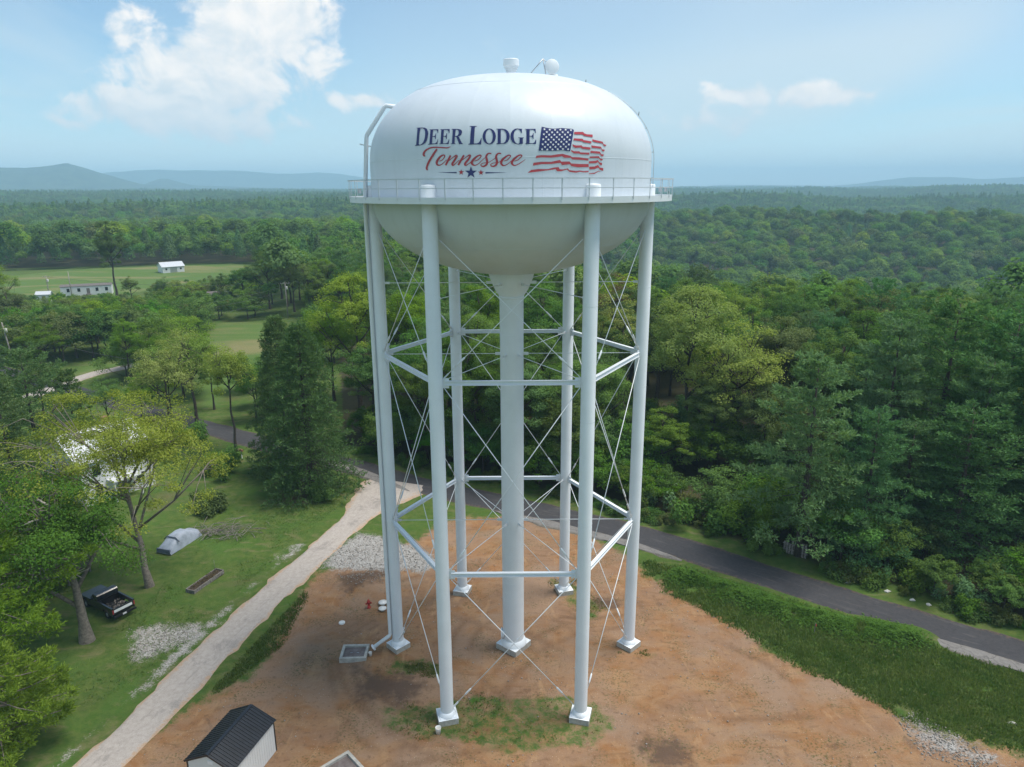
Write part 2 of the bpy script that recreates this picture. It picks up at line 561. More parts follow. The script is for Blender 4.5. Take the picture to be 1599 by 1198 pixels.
def height(X, Y):
    X, Y = np.asarray(X, float), np.asarray(Y, float)
    r = np.hypot(X, Y)
    az = np.degrees(np.arctan2(X, np.maximum(Y, 1e-3)))
    w = smooth01((az + 4) / 16.0)
    rr = r * (0.86 + 0.28 * fbm(X, Y, 1 / 900.0, 3, 5))
    hr = prof(rr, ((0, 0), (150, 0), (260, -14), (400, -42), (560, -44), (830, -3), (1020, -48), (1350, -52), (1750, -2), (2150, -46), (2800, 3), (3500, -18), (4800, 6), (9000, 0)))
    hl = prof(rr, ((0, 0), (380, 0), (560, -10), (800, -16), (1200, 0), (1600, -12), (2300, 3), (2900, -8), (3800, 6), (5000, 2), (9000, 0)))
    h = hl * (1 - w) + hr * w
    far = smooth01((r - 380) / 500.0)
    h = h + far * (fbm(X, Y, 1 / 420.0, 4, 21) - 0.5) * (30 + 8 * smooth01((r - 1500) / 1500))
    # pad: shallow ruts, clods and the heap by the hydrant
    near = np.clip(1 - np.abs(Y - 60) / 70, 0, 1) * np.clip(1 - np.abs(X) / 70, 0, 1)
    b = (fbm(X, Y, 0.35, 4, 3) - 0.5) * 0.26 + (fbm(X, Y, 1.6, 3, 9) - 0.5) * 0.09
    keep = smooth01((seg_dist(X, Y, ROAD) - 2.9) / 1.6) * smooth01((seg_dist(X, Y, LANE) - 2.3) / 1.2)
    for fx, fy in FOOTS:
        keep = keep * smooth01((np.hypot(X - fx, Y - fy) - 1.3) / 1.2)
    h = h + np.where(near > 0, b * keep * np.minimum(near * 4, 1), 0)
    mx, my = at(570, 915)
    d2 = ((X - mx) / 2.6) ** 2 + ((Y - my) / 1.9) ** 2
    h = h + 0.75 * np.exp(-d2 * 1.3) * (0.7 + 0.6 * fbm(X, Y, 1.3, 3, 33))
    # vine bank beside the paved road
    db = seg_dist(X, Y, BANK)
    h = h + 0.55 * np.exp(-(db / 1.6) ** 2) * (0.5 + fbm(X, Y, 0.5, 3, 44))
    return h

TC = (0.0, 48.7)
COLR = 9.1
FOOTS = [TC] + [(TC[0] + COLR * math.cos(R(60 * k)), TC[1] + COLR * math.sin(R(60 * k))) for k in range(6)]
BANK = P((1060, 905), (1130, 925), (1220, 955), (1320, 985), (1420, 1000))

def axis(lo, hi, step, far_lo, far_hi, grow=1.13):
    a = list(np.arange(lo, hi + 1e-6, step))
    s, x = step, hi
    while x < far_hi:
        s *= grow
        x += s
        a.append(x)
    s, x, left = step, lo, []
    while x > far_lo:
        s *= grow
        x -= s
        left.append(x)
    return np.array(left[::-1] + a)

gx = axis(-52, 46, 0.28, -9000, 9000, 1.10)
gy = axis(33, 100, 0.28, -900, 9600, 1.07)
GX, GY = np.meshgrid(gx, gy)
GZ = height(GX, GY)
nx, ny = len(gx), len(gy)
idx = np.arange(nx * ny).reshape(ny, nx)
faces = np.stack([idx[:-1, :-1], idx[:-1, 1:], idx[1:, 1:], idx[1:, :-1]], -1).reshape(-1, 4)
wob = (fbm(GX, GY, 0.25, 4, 71) - 0.5) * 5.0
a_dirt = np.clip(sdf(GX, GY, DIRT) + wob * 0.45, -6, 6)
for pp in PATCHES:
    a_dirt = np.minimum(a_dirt, -np.clip(sdf(GX, GY, pp) * 1.2 + wob * 0.7, -6, 0.30) * 0.9 + 0.22)
a_grav = np.maximum(sdf(GX, GY, GRAVEL) + wob * 0.35, np.maximum(sdf(GX, GY, GRAVEL2) * 0.8 - 0.2 + wob * 0.5, sdf(GX, GY, GRAVEL3) * 0.8 - 0.25 + wob * 0.45))
sh = 1.1 - np.abs(seg_dist(GX, GY, LANE) - 2.6) * 1.0
sh = np.where(GX < np.interp(GY, [q[1] for q in LANE], [q[0] for q in LANE]), sh, -3) + wob * 0.6 - 0.95
a_grav = np.clip(np.maximum(a_grav, np.where(GY < 66, sh, -3)), -4, 4)
a_dark = np.full(GX.shape, -5.0)
for pp in DARKS + [BED_DIRT]:
    a_dark = np.maximum(a_dark, sdf(GX, GY, pp) + wob * 0.5)
a_dark = np.clip(a_dark, -4, 4)
road_side = np.interp(GX, [q[0] for q in ROAD], [q[1] for q in ROAD])
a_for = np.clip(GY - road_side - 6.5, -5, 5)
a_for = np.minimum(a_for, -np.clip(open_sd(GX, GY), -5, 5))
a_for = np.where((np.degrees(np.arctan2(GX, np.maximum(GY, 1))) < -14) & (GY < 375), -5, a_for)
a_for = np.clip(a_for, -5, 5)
a_dry = np.clip(open_sd(GX, GY) * 0.2, -1, 2)
TD = track_d(GX, GY)
a_track = np.exp(-(TD / 0.30) ** 2) * smooth01((fbm(GX, GY, .22, 3, 77) - .50) / .20) * .6
GZ = GZ - a_track * 0.05 * smooth01((sdf(GX, GY, DIRT) - .5) / 1.0)
gm = mesh_np('ground', np.stack([GX, GY, GZ], -1).reshape(-1, 3), faces, True,
             {'dirt': ('POINT', a_dirt.ravel()), 'gravel': ('POINT', a_grav.ravel()), 'dark': ('POINT', a_dark.ravel()),
              'forest': ('POINT', a_for.ravel()), 'field': ('POINT', a_dry.ravel()), 'track': ('POINT', a_track.ravel())})

m, gg, out = mat('ground_soil_and_grass')
tc = gg.n('ShaderNodeTexCoord').outputs['Object']
n1 = gg.noise(tc, 0.22, 5, 0.6)
worn = gg.noise(tc, 0.11, 6, 0.66, 0.5)
n2 = gg.noise(tc, 1.3, 6, 0.62)
n3 = gg.noise(tc, 7.0, 4, 0.6)
n4 = gg.noise(gg.vm('MULTIPLY', tc, (0.5, 1.0, 1.0)), 0.6, 6, 0.65, 1.2)
fine = gg.noise(tc, 28.0, 3, 0.6)
grass = gg.mix(gg.step(n2, 0.3, 0.72), (0.050, 0.098, 0.018), (0.105, 0.140, 0.034))
grass = gg.mix(gg.step(n1, 0.42, 0.70, hi=0.75), grass, (0.062, 0.130, 0.022))
grass = gg.mix(gg.step(n4, 0.52, 0.70, hi=0.6), grass, (0.175, 0.155, 0.078))
grass = gg.mix(gg.step(n3, 0.52, 0.75, hi=0.5), grass, (0.036, 0.062, 0.016))
grass = gg.mix(gg.step(worn, 0.54, 0.68, hi=0.55), grass, (0.120, 0.112, 0.052))
fieldc = gg.mix(gg.step(gg.noise(gg.vm('MULTIPLY', tc, (0.4, 1, 1)), 0.06, 5, 0.6, 0.8), 0.46, 0.68), (0.090, 0.150, 0.036), (0.195, 0.185, 0.080))
grass = gg.mix(gg.step(gg.attr('field'), 0.0, 0.6), grass, fieldc)
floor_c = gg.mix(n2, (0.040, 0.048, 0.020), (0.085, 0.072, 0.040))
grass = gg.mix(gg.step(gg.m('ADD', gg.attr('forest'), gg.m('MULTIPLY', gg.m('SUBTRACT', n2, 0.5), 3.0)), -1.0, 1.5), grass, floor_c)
soil = gg.mix(gg.step(n4, 0.36, 0.64), (0.300, 0.150, 0.066), (0.360, 0.225, 0.130))
soil = gg.mix(gg.step(n1, 0.40, 0.62, hi=0.8), soil, (0.285, 0.185, 0.130))
soil = gg.mix(gg.step(n2, 0.55, 0.75, hi=0.7), soil, (0.205, 0.105, 0.050))
soil = gg.mix(gg.step(gg.noise(tc, 0.5, 6, 0.7, 0.6), 0.57, 0.72, hi=0.8), soil, (0.135, 0.085, 0.060))
tread = gg.n('ShaderNodeTexWave', wave_type='RINGS', rings_direction='Z')
gg.put(tread.inputs['Vector'], gg.vm('ADD', tc, (-4.0, -40.0, 0.0)))
tread.inputs['Scale'].default_value = 0.35
tread.inputs['Distortion'].default_value = 9.0
tread.inputs['Detail'].default_value = 4.0
tread.inputs['Detail Scale'].default_value = 0.35
soil = gg.mix(gg.m('MULTIPLY', gg.step(tread.outputs['Fac'], 0.62, 0.95), gg.step(n1, 0.50, 0.66, hi=0.30)), soil, (0.175, 0.092, 0.045))
flow = gg.vm('ADD', gg.vm('MULTIPLY', tc, (0.35, 2.2, 1.0)), gg.vm('SCALE', gg.noise(tc, 0.08, 2, 0.5, out='Color'), 9.0))
streak = gg.noise(flow, 0.9, 5, 0.62)
soil = gg.mix(gg.step(streak, 0.56, 0.70, hi=0.55), soil, (0.165, 0.090, 0.048))
flow2 = gg.vm('ADD', gg.vm('MULTIPLY', tc, (1.7, 0.4, 1.0)), gg.vm('SCALE', gg.noise(tc, 0.07, 2, 0.5, out='Color'), 11.0))
soil = gg.mix(gg.step(gg.noise(flow2, 0.8, 5, 0.62), 0.55, 0.70, hi=0.6), soil, (0.44, 0.285, 0.165))
soil = gg.mix(gg.step(gg.noise(tc, 0.14, 4, 0.6, 0.4), 0.47, 0.62, hi=0.75), soil, (0.315, 0.225, 0.170))
soil = gg.mix(gg.step(gg.noise(tc, 2.6, 5, 0.7), 0.56, 0.70, hi=0.7), soil, (0.140, 0.085, 0.055))
soil = gg.mix(gg.step(fine, 0.45, 0.85, hi=0.6), soil, (0.44, 0.315, 0.21))
soil = gg.mix(gg.m('MULTIPLY', gg.attr('track'), gg.step(n3, 0.25, 0.6, lo=0.35, hi=0.85)), soil, (0.150, 0.082, 0.045))
dk = gg.step(gg.m('ADD', gg.attr('dark'), gg.m('MULTIPLY', gg.m('SUBTRACT', n2, 0.5), 3.5)), -0.6, 1.0, hi=0.75)
soil = gg.mix(dk, soil, (0.105, 0.070, 0.052))
sp = gg.voro(tc, 5.5)
spk = gg.m('MULTIPLY', gg.step(sp, 0.13, 0.07), gg.step(gg.noise(tc, 0.45, 3, 0.6), 0.44, 0.58))
soil = gg.mix(spk, soil, (0.60, 0.56, 0.50))
sprig = gg.m('MULTIPLY', gg.step(gg.noise(tc, 0.33, 3, 0.6), 0.47, 0.62), gg.step(n3, 0.5, 0.68))
soil = gg.mix(gg.m('MULTIPLY', sprig, 0.85), soil, (0.075, 0.090, 0.032))
dmask = gg.step(gg.m('ADD', gg.attr('dirt'), gg.m('ADD', gg.m('MULTIPLY', gg.m('SUBTRACT', n2, 0.5), 2.6), gg.m('MULTIPLY', gg.m('SUBTRACT', n3, 0.5), 1.6))), -0.45, 0.55)
soil = gg.mix(1.0, soil, (0.86, 0.82, 0.75), 'MULTIPLY')
col = gg.mix(dmask, grass, soil)
yd = gg.step(gg.m('ADD', gg.attr('dark'), gg.m('MULTIPLY', gg.m('SUBTRACT', n2, 0.5), 2.5)), 0.0, 1.2, hi=0.7)
col = gg.mix(yd, col, (0.110, 0.072, 0.052))
gv = gg.voro(tc, 9.0, 'Color')
gr_c = gg.mix(gg.xyz(gv)[0], (0.22, 0.21, 0.195), (0.42, 0.41, 0.39))
gr_c = gg.mix(gg.step(n3, 0.55, 0.72, hi=0.7), gr_c, (0.28, 0.165, 0.09))
gmask = gg.step(gg.m('ADD', gg.attr('gravel'), gg.m('ADD', gg.m('MULTIPLY', gg.m('SUBTRACT', n2, 0.5), 2.4), gg.m('MULTIPLY', gg.m('SUBTRACT', n3, 0.5), 2.6))), -0.1, 0.7)
col = gg.mix(gmask, col, gr_c)
b = gg.n('ShaderNodeBsdfPrincipled')
gg.put(b.inputs['Base Color'], col)
b.inputs['Roughness'].default_value = 0.95
b.inputs['Specular IOR Level'].default_value = 0.15
bn = gg.n('ShaderNodeBump')
bn.inputs['Strength'].default_value = 0.7
bn.inputs['Distance'].default_value = 0.12
gg.put(bn.inputs['Height'], gg.m('ADD', gg.m('ADD', n2, gg.m('MULTIPLY', n3, 0.5)), gg.m('MULTIPLY', fine, 0.35)))
gg.put(b.inputs['Normal'], bn.outputs[0])
gg.put(out.inputs[0], b.outputs[0])
tag(link('ground', gm, m), kind='structure')

# ------------------------------------------------------------------ roads
def resample(line, step):
    pts = [Vector((*q, 0)) for q in line]
    # Catmull-Rom
    res = []
    for i in range(len(pts) - 1):
        p0, p1, p2, p3 = pts[max(i - 1, 0)], pts[i], pts[i + 1], pts[min(i + 2, len(pts) - 1)]
        n = max(2, int((p2 - p1).length / step))
        for k in range(n):
            t = k / n
            res.append(0.5 * ((2 * p1) + (p2 - p0) * t + (2 * p0 - 5 * p1 + 4 * p2 - p3) * t * t + (3 * p1 - p0 - 3 * p2 + p3) * t ** 3))
    res.append(pts[-1])
    return res

def ribbon(name, line, width, z, matl, wfun=None, cross=10, jit=0.12, seed=1, taper=False):
    c = resample(line, 0.8)
    V, A, B_ = [], [], []
    L = 0.0
    for i, p in enumerate(c):
        t = (c[min(i + 1, len(c) - 1)] - c[max(i - 1, 0)]).normalized()
        nrm = Vector((-t.y, t.x, 0))
        if i:
            L += (p - c[i - 1]).length
        for j in range(cross + 1):
            u = j / cross * 2 - 1
            hw = width / 2 if wfun is None else wfun(p, u)
            if taper:
                hw *= min(1.0, 0.05 + 1.1 * min(i, len(c) - 1 - i) / (0.3 * len(c)))
            e = (fbm(np.array([L]), np.array([u * 3.0]), 0.7, 3, seed)[0] - 0.5) * 2 * jit if abs(u) > 0.99 else 0.0
            q = p + nrm * (u * (hw + e))
            zz = z + 0.03 * (1 - u * u) - (0.06 if abs(u) > 0.99 else 0.0)
            V.append((q.x, q.y, zz))
            A.append(u)
            B_.append(L)
    k = cross + 1
    Fc = [(i * k + j, (i + 1) * k + j, (i + 1) * k + j + 1, i * k + j + 1) for i in range(len(c) - 1) for j in range(cross)]
    me = mesh_np(name, V, Fc, True, {'across': ('POINT', A), 'along': ('POINT', B_)})
    return link(name, me, matl)

def road_mat(name, base, base2, patch, edge, pscale, pth, crack=0.5):
    m, gg, out = mat(name)
    tc = gg.n('ShaderNodeTexCoord').outputs['Object']
    n1 = gg.noise(tc, 0.35, 5, 0.6, 0.5)
    n2 = gg.noise(tc, 3.0, 5, 0.65)
    c = gg.mix(gg.step(n2, 0.3, 0.7), base, base2)
    c = gg.mix(gg.step(gg.noise(tc, pscale, 6, 0.68, 0.7), pth, pth + 0.10, hi=0.8), c, patch)
    across = gg.m('ABSOLUTE', gg.attr('across'))
    c = gg.mix(gg.step(gg.m('ADD', across, gg.m('MULTIPLY', gg.m('SUBTRACT', n2, 0.5), 0.9)), 0.74, 1.0), c, edge)
    ck = gg.voro(gg.vm('ADD', tc, gg.vm('SCALE', gg.noise(tc, 1.5, 3, 0.5, out='Color'), 0.8)), 0.55, feature='DISTANCE_TO_EDGE')
    c = gg.mix(gg.step(ck, 0.03, 0.008, hi=crack), c, tuple(x * 0.35 for x in base))
    wear = gg.noise(gg.comb(gg.m('MULTIPLY', gg.attr('across'), 3.2), gg.m('MULTIPLY', gg.attr('along'), 0.16), 0.0), 1.6, 6, 0.68)
    c = gg.mix(gg.step(wear, 0.54, 0.66, hi=0.6), c, patch)
    spots = gg.noise(gg.comb(gg.m('MULTIPLY', gg.attr('across'), 4.0), gg.m('MULTIPLY', gg.attr('along'), 0.8), 3.0), 2.0, 4, 0.6)
    c = gg.mix(gg.step(spots, 0.63, 0.72, hi=0.65), c, tuple(x * 0.5 for x in base))
    c = gg.mix(gg.step(gg.noise(tc, 22, 3, 0.6), 0.35, 0.75, hi=0.35), c, tuple(min(1, x * 1.5) for x in base2))
    rut = gg.step(gg.m('ABSOLUTE', gg.m('SUBTRACT', across, 0.45)), 0.16, 0.0, hi=0.25)
    c = gg.mix(rut, c, base2)
    b = gg.n('ShaderNodeBsdfPrincipled')
    gg.put(b.inputs['Base Color'], c)
    b.inputs['Roughness'].default_value = 0.88
    b.inputs['Specular IOR Level'].default_value = 0.25
    bn = gg.n('ShaderNodeBump')
    bn.inputs['Strength'].default_value = 0.4
    bn.inputs['Distance'].default_value = 0.03
    gg.put(bn.inputs['Height'], gg.noise(tc, 18, 4, 0.7))
    gg.put(b.inputs['Normal'], bn.outputs[0])
    gg.put(out.inputs[0], b.outputs[0])
    return m

M['asphalt'] = road_mat('asphalt', (0.040, 0.040, 0.045), (0.054, 0.053, 0.057), (0.095, 0.09, 0.088), (0.105, 0.075, 0.052), 0.16, 0.60, 0.15)
M['lane'] = road_mat('worn_lane', (0.305, 0.272, 0.243), (0.39, 0.35, 0.315), (0.215, 0.195, 0.178), (0.36, 0.235, 0.14), 0.30, 0.55, 0.12)
tag(ribbon('paved_road', ROAD, ROAD_W, 0.035, M['asphalt'], jit=0.45, seed=4), kind='structure')
def lane_w(p, u):
    f = smooth01((p.y - 70.0) / 11.5)
    return LANE_W / 2 + float(f) * (2.6 if u > 0 else 3.4)
tag(ribbon('lane', LANE, LANE_W, 0.050, M['lane'], wfun=lane_w, jit=0.5, seed=9, cross=12), kind='structure')
PATH = [(-128, 152), (-100, 136), (-92, 133), (-84, 131.5), (-76, 127)]
tag(ribbon('gravel_path', [at(20, 630), at(110, 596), at(150, 583), at(180, 577), at(215, 570), at(250, 575)], 4.0, 0.03, M['lane'], jit=0.4, seed=12), kind='structure')

# worn pale tongue of old paving beside the asphalt at the right and at the junction
M['oldpave'] = road_mat('old_paving', (0.15, 0.142, 0.134), (0.20, 0.19, 0.18), (0.06, 0.058, 0.058), (0.10, 0.085, 0.06), 0.5, 0.56, 0.6)
tag(ribbon('old_paving', [(x - 0.9, y - 1.75) for x, y in ((30.5, 53.6), (35.2, 50.2), (40.4, 46.5), (50, 39.7))], 1.5, 0.065, M['oldpave'], jit=0.5, seed=5, taper=True), kind='structure')
tag(ribbon('old_paving', [(x - 1.1, y - 2.0) for x, y in ((-1.0, 75.1), (6.0, 71.4), (13.4, 67.0), (17.5, 63.9))], 1.5, 0.066, M['oldpave'], jit=0.5, seed=6, taper=True), kind='structure')
tag(ribbon('old_paving', [at(500, 716), at(550, 733), at(600, 752), at(640, 768)], 1.9, 0.067, M['oldpave'], jit=0.6, seed=7, taper=True), kind='structure')

# ------------------------------------------------------------------ far hills
def hill(name, az0, az1, dist, depth, prof_pts, base_z, matl, seed):
    na, nd = 150, 26
    az = np.linspace(az0, az1, na)
    xs, zs = zip(*prof_pts)
    el = np.interp(az, xs, zs)
    t = np.linspace(0, 1, nd)
    A, T = np.meshgrid(az, t)
    EL = np.interp(A, xs, zs)
    D = dist + (T - 0.5) * depth
    X, Y = D * np.sin(np.radians(A)), D * np.cos(np.radians(A))
    crest = CAM_H + np.tan(np.radians(EL)) * dist
    shape = np.sin(np.pi * np.clip(T, 0, 1)) ** 1.2
    nz = (fbm(X, Y, 1 / 700.0, 5, seed) - 0.5)
    Z = base_z + (crest - base_z) * shape * (1 + 0.30 * nz) + nz * 14
    idx = np.arange(na * nd).reshape(nd, na)
    f = np.stack([idx[:-1, :-1], idx[:-1, 1:], idx[1:, 1:], idx[1:, :-1]], -1).reshape(-1, 4)
    me = mesh_np(name, np.stack([X, Y, Z], -1).reshape(-1, 3), f, True)
    return tag(link(name, me, matl), kind='structure')

m, gg, out = mat('distant_woods')
tc = gg.n('ShaderNodeTexCoord').outputs['Object']
nA = gg.noise(tc, 0.012, 8, 0.65)
b = gg.n('ShaderNodeBsdfPrincipled')
gg.put(b.inputs['Base Color'], gg.mix(gg.step(nA, 0.35, 0.65), (0.030, 0.052, 0.024), (0.065, 0.095, 0.04)))
b.inputs['Roughness'].default_value = 1.0
b.inputs['Specular IOR Level'].default_value = 0.0
bn = gg.n('ShaderNodeBump')
bn.inputs['Distance'].default_value = 14.0
gg.put(bn.inputs['Height'], gg.noise(tc, 0.05, 4, 0.6))
gg.put(b.inputs['Normal'], bn.outputs[0])
gg.put(out.inputs[0], b.outputs[0])
M['distwood'] = m

def paz(px, py=290):
    d = ray(px, py)
    return math.degrees(math.atan2(d[0], d[1]))
def pel(px, py):
    d = ray(px, py)
    return math.degrees(math.atan2(d[2], math.hypot(d[0], d[1])))
def pp(*q):
    return [(paz(a, b_), pel(a, b_)) for a, b_ in q]

hill('hills', -58, paz(330), 5600, 1700, [(-58, 0.5)] + pp((-150, 272), (-40, 264), (40, 266), (75, 263), (105, 258), (130, 264), (170, 276), (220, 290), (330, 300)), -20, M['distwood'], 3)
hill('hills', paz(150), paz(560), 6300, 900, pp((150, 300), (215, 293), (250, 280), (262, 280), (300, 289), (360, 291), (430, 293), (560, 299)), -20, M['distwood'], 7)
hill('hills', -60, paz(700), 8600, 1100, [(-60, 1.0)] + pp((-60, 270), (150, 272), (215, 266), (280, 270), (350, 266), (430, 271), (500, 268), (560, 275), (640, 285), (700, 293)), -20, M['distwood'], 11)
hill('hills', paz(1040), 60, 8400, 1100, pp((1040, 296), (1120, 290), (1300, 289), (1340, 286), (1390, 280), (1420, 276), (1480, 276), (1530, 279), (1599, 276), (1700, 270)) + [(60, 1.0)], -20, M['distwood'], 15)

# ------------------------------------------------------------------ haze
HAZE_D = 2.3e-4
hz = MB().box((0, 4450, 100), (20400, 11000, 320))
m, gg, out = mat('haze_air')
pv = gg.n('ShaderNodeVolumePrincipled')
pv.inputs['Density Attribute'].default_value = ''
pv.inputs['Color'].default_value = (0.52, 0.80, 1.0, 1)
pv.inputs['Density'].default_value = HAZE_D
pv.inputs["Anisotropy"].default_value = 0.0
gg.put(out.inputs['Volume'], pv.outputs[0])
hob = hz.build('haze', m)
tag(hob, kind='stuff')
hob.display_type = 'WIRE'

# ================================================================== the water tower
TOWER = empty('water_tower', (TC[0], TC[1], 0), label='tall white six-legged water tower with painted lettering and flag', cat='water tower')
H_ = CAM_H
RT = 0.2587 * H_                       # shell radius
Z_FLOOR = H_ - 0.0164 * H_             # balcony floor
Z_SPR = H_ + 0.0447 * H_               # dome spring line
B_TOP = 0.1478 * H_
Z_BOT = Z_FLOOR - 0.10
B_BOT = 0.1413 * H_
RISER_R = 0.0236 * H_
Z_CONE0 = H_ - 0.2046 * H_
CONE_R = 0.0455 * H_

def tank_prof():
    p = []
    for k in range(41):                # dome from the apex down
        t = math.pi / 2 * (1 - k / 40)
        ct, st = math.cos(t), math.sin(t)
        p.append((RT * (ct ** 0.75) if ct > 1e-6 else 0.001, Z_SPR + B_TOP * st))
    p.append((RT, Z_BOT))
    for k in range(1, 37):
        t = math.pi / 2 * k / 36
        r, z = RT * math.cos(t), Z_BOT - B_BOT * math.sin(t)
        if r < CONE_R:
            break
        p.append((r, z))
    return p
TP = tank_prof()
m, gg, out = mat('white_tank_paint')
tc = gg.n('ShaderNodeTexCoord').outputs['Object']
b = gg.n('ShaderNodeBsdfPrincipled')
st = gg.noise(gg.vm('MULTIPLY', tc, (1.0, 1.0, 0.12)), 1.6, 5, 0.6)
gg.put(b.inputs['Base Color'], gg.mix(gg.step(st, 0.45, 0.8, hi=0.5), (0.60, 0.66, 0.71), (0.53, 0.58, 0.62)))
gg.put(b.inputs['Roughness'], gg.step(gg.noise(tc, 0.5, 4, 0.6), 0.3, 0.7, lo=0.42, hi=0.56))
b.inputs['Coat Weight'].default_value = 0.08
b.inputs['Coat Roughness'].default_value = 0.12
bn = gg.n('ShaderNodeBump')
bn.inputs['Strength'].default_value = 0.35
bn.inputs['Distance'].default_value = 0.10
x_, y_, z_ = gg.xyz(tc)
ang = gg.m('MULTIPLY', gg.m('ARCTAN2', y_, x_), 24 / (2 * math.pi))
pan = gg.m('ABSOLUTE', gg.m('SUBTRACT', gg.m('FRACT', ang), 0.5))
gg.put(bn.inputs['Height'], gg.m('ADD', gg.m('MULTIPLY', gg.noise(tc, 0.28, 2, 0.4), 1.5), gg.m('MULTIPLY', gg.m('POWER', gg.m('MULTIPLY', pan, 2.0), 5.0), 0.22)))
gg.put(b.inputs['Normal'], bn.outputs[0])
gg.put(out.inputs[0], b.outputs[0])
M['tank'] = m
TANK = MB().lathe(TP, 144).build('tank', M['tank'], TOWER)

def tank_r(z):
    zs = [q[1] for q in TP][::-1]
    rs = [q[0] for q in TP][::-1]
    return float(np.interp(z, zs, rs))

def ring_seam(z, w=0.05, d=0.006, n=144):
    r0, r1 = tank_r(z - w) , tank_r(z + w)
    return MB().lathe([(r0 - 0.004, z - w), (tank_r(z) + d, z - w * .4), (tank_r(z) + d, z + w * .4), (r1 - 0.004, z + w)], n)
for z in (Z_SPR, Z_SPR + B_TOP * 0.80, Z_BOT - B_BOT * 0.55):
    ring_seam(z).build('weld_seam', M['tank'], TANK)
def meridian(a, z0, z1, w=0.03, d=0.005):
    mb = MB()
    vs, fs = [], []
    n = 16
    for i in range(n + 1):
        z = z0 + (z1 - z0) * i / n
        r = tank_r(z)
        for off, dd in ((-w, -0.004), (0, d), (w, -0.004)):
            aa = a + off / max(r, .5)
            vs.append(((r + dd) * math.cos(aa), (r + dd) * math.sin(aa), z))
    for i in range(n):
        for j in range(2):
            fs.append((i * 3 + j, i * 3 + j + 1, (i + 1) * 3 + j + 1, (i + 1) * 3 + j))
    return mb.add(vs, fs, True)
for k in range(24):
    meridian(R(15 * k + 4), Z_SPR + 0.05, Z_SPR + B_TOP * 0.80).build('weld_seam', M['tank'], TANK)
for k in range(12):
    meridian(R(30 * k + 11), Z_BOT - 0.3, Z_SPR - 0.05).build('weld_seam', M['tank'], TANK)

# ---- painted lettering: outlines laid on the shell
def on_tank(px, py, off=0.02):
    d = ray(px, py)
    L = math.sqrt(sum(c * c for c in d))
    d = [c / L for c in d]
    def gap(t):
        x, y, z = d[0] * t - TC[0], d[1] * t - TC[1], CAM_H + d[2] * t
        return math.hypot(x, y) - tank_r(z)
    lo, hi = 20.0, TC[1] - 1.0
    for _ in range(46):
        mid = (lo + hi) / 2
        if gap(mid) > 0: lo = mid
        else: hi = mid
    x, y, z = d[0] * lo - TC[0], d[1] * lo - TC[1], CAM_H + d[2] * lo
    k = (tank_r(z) + off) / math.hypot(x, y)
    return (x * k, y * k, z)

def zoomer(ox, oy, s):
    return lambda q: (ox + q[0] / s, oy + q[1] / s)
Z1, Z2, Z3, Z4, Z5 = zoomer(640, 190, 15.99), zoomer(725, 190, 13.325), zoomer(650, 222, 17.77), zoomer(735, 222, 16.83), zoomer(820, 190, 11.844)

def smooth_loop(pts):
    return pts

def letter(name, zf, loops, matl, off=0.022, parent=None):
    P2 = [[zf(q) for q in lp] for lp in loops]
    tri = tessellate_polygon([[Vector((a, b_, 0)) for a, b_ in lp] for lp in P2])
    flat = [q for lp in P2 for q in lp]
    mb = MB()
    mb.add([on_tank(a, b_, off) for a, b_ in flat], [tuple(t) for t in tri])
    return mb.build(name, matl, parent or TANK)

def stroke(mb, zf, pts, s, off=0.022):
    # Catmull-Rom centre line with widths -> quads
    n = len(pts)
    fine = []
    for i in range(n - 1):
        p0, p1, p2, p3 = [np.array(pts[j], float) for j in (max(i - 1, 0), i, i + 1, min(i + 2, n - 1))]
        for k in range(4):
            t = k / 4
            fine.append(0.5 * ((2 * p1) + (p2 - p0) * t + (2 * p0 - 5 * p1 + 4 * p2 - p3) * t * t + (3 * p1 - p0 - 3 * p2 + p3) * t ** 3))
    fine.append(np.array(pts[-1], float))
    vs = []
    for i, p in enumerate(fine):
        d = fine[min(i + 1, len(fine) - 1)][:2] - fine[max(i - 1, 0)][:2]
        d = d / (np.linalg.norm(d) + 1e-9)
        nn = np.array((-d[1], d[0]))
        for sgn in (-1, 1):
            q = p[:2] + nn * sgn * max(p[2], 10) * 0.5
            vs.append(on_tank(*zf(q), off))
    mb.add(vs, [(2 * i, 2 * i + 1, 2 * i + 3, 2 * i + 2) for i in range(len(fine) - 1)])
    return mb

def oval(cx, cy_, rx, ry, n=28):
    return [(cx + rx * math.cos(2 * math.pi * k / n), cy_ + ry * math.sin(2 * math.pi * k / n)) for k in range(n)]
NV, RD = M['navy'], M['red']
letter('letter', Z1, [[(172, 165), (180, 155), (300, 148), (370, 150), (425, 177), (455, 235), (462, 300), (450, 390), (420, 480), (375, 545), (310, 585), (240, 597), (130, 606), (135, 594), (163, 580), (172, 480), (190, 260), (198, 172)],
                      [(268, 172), (325, 167), (365, 192), (385, 240), (388, 300), (380, 390), (362, 460), (335, 520), (300, 560), (262, 577), (238, 575), (226, 555), (232, 470), (250, 270)]], NV)
letter('letter', Z1, [[(498, 196), (718, 190), (710, 285), (698, 285), (690, 235), (665, 215), (585, 213), (572, 365), (620, 362), (640, 340), (650, 295), (660, 295), (650, 435), (640, 435), (630, 395), (612, 380), (570, 380), (558, 545), (630, 545), (665, 525), (690, 480), (700, 440), (708, 440), (690, 560), (462, 574), (465, 564), (492, 556), (505, 400), (520, 215), (498, 206)]], NV)
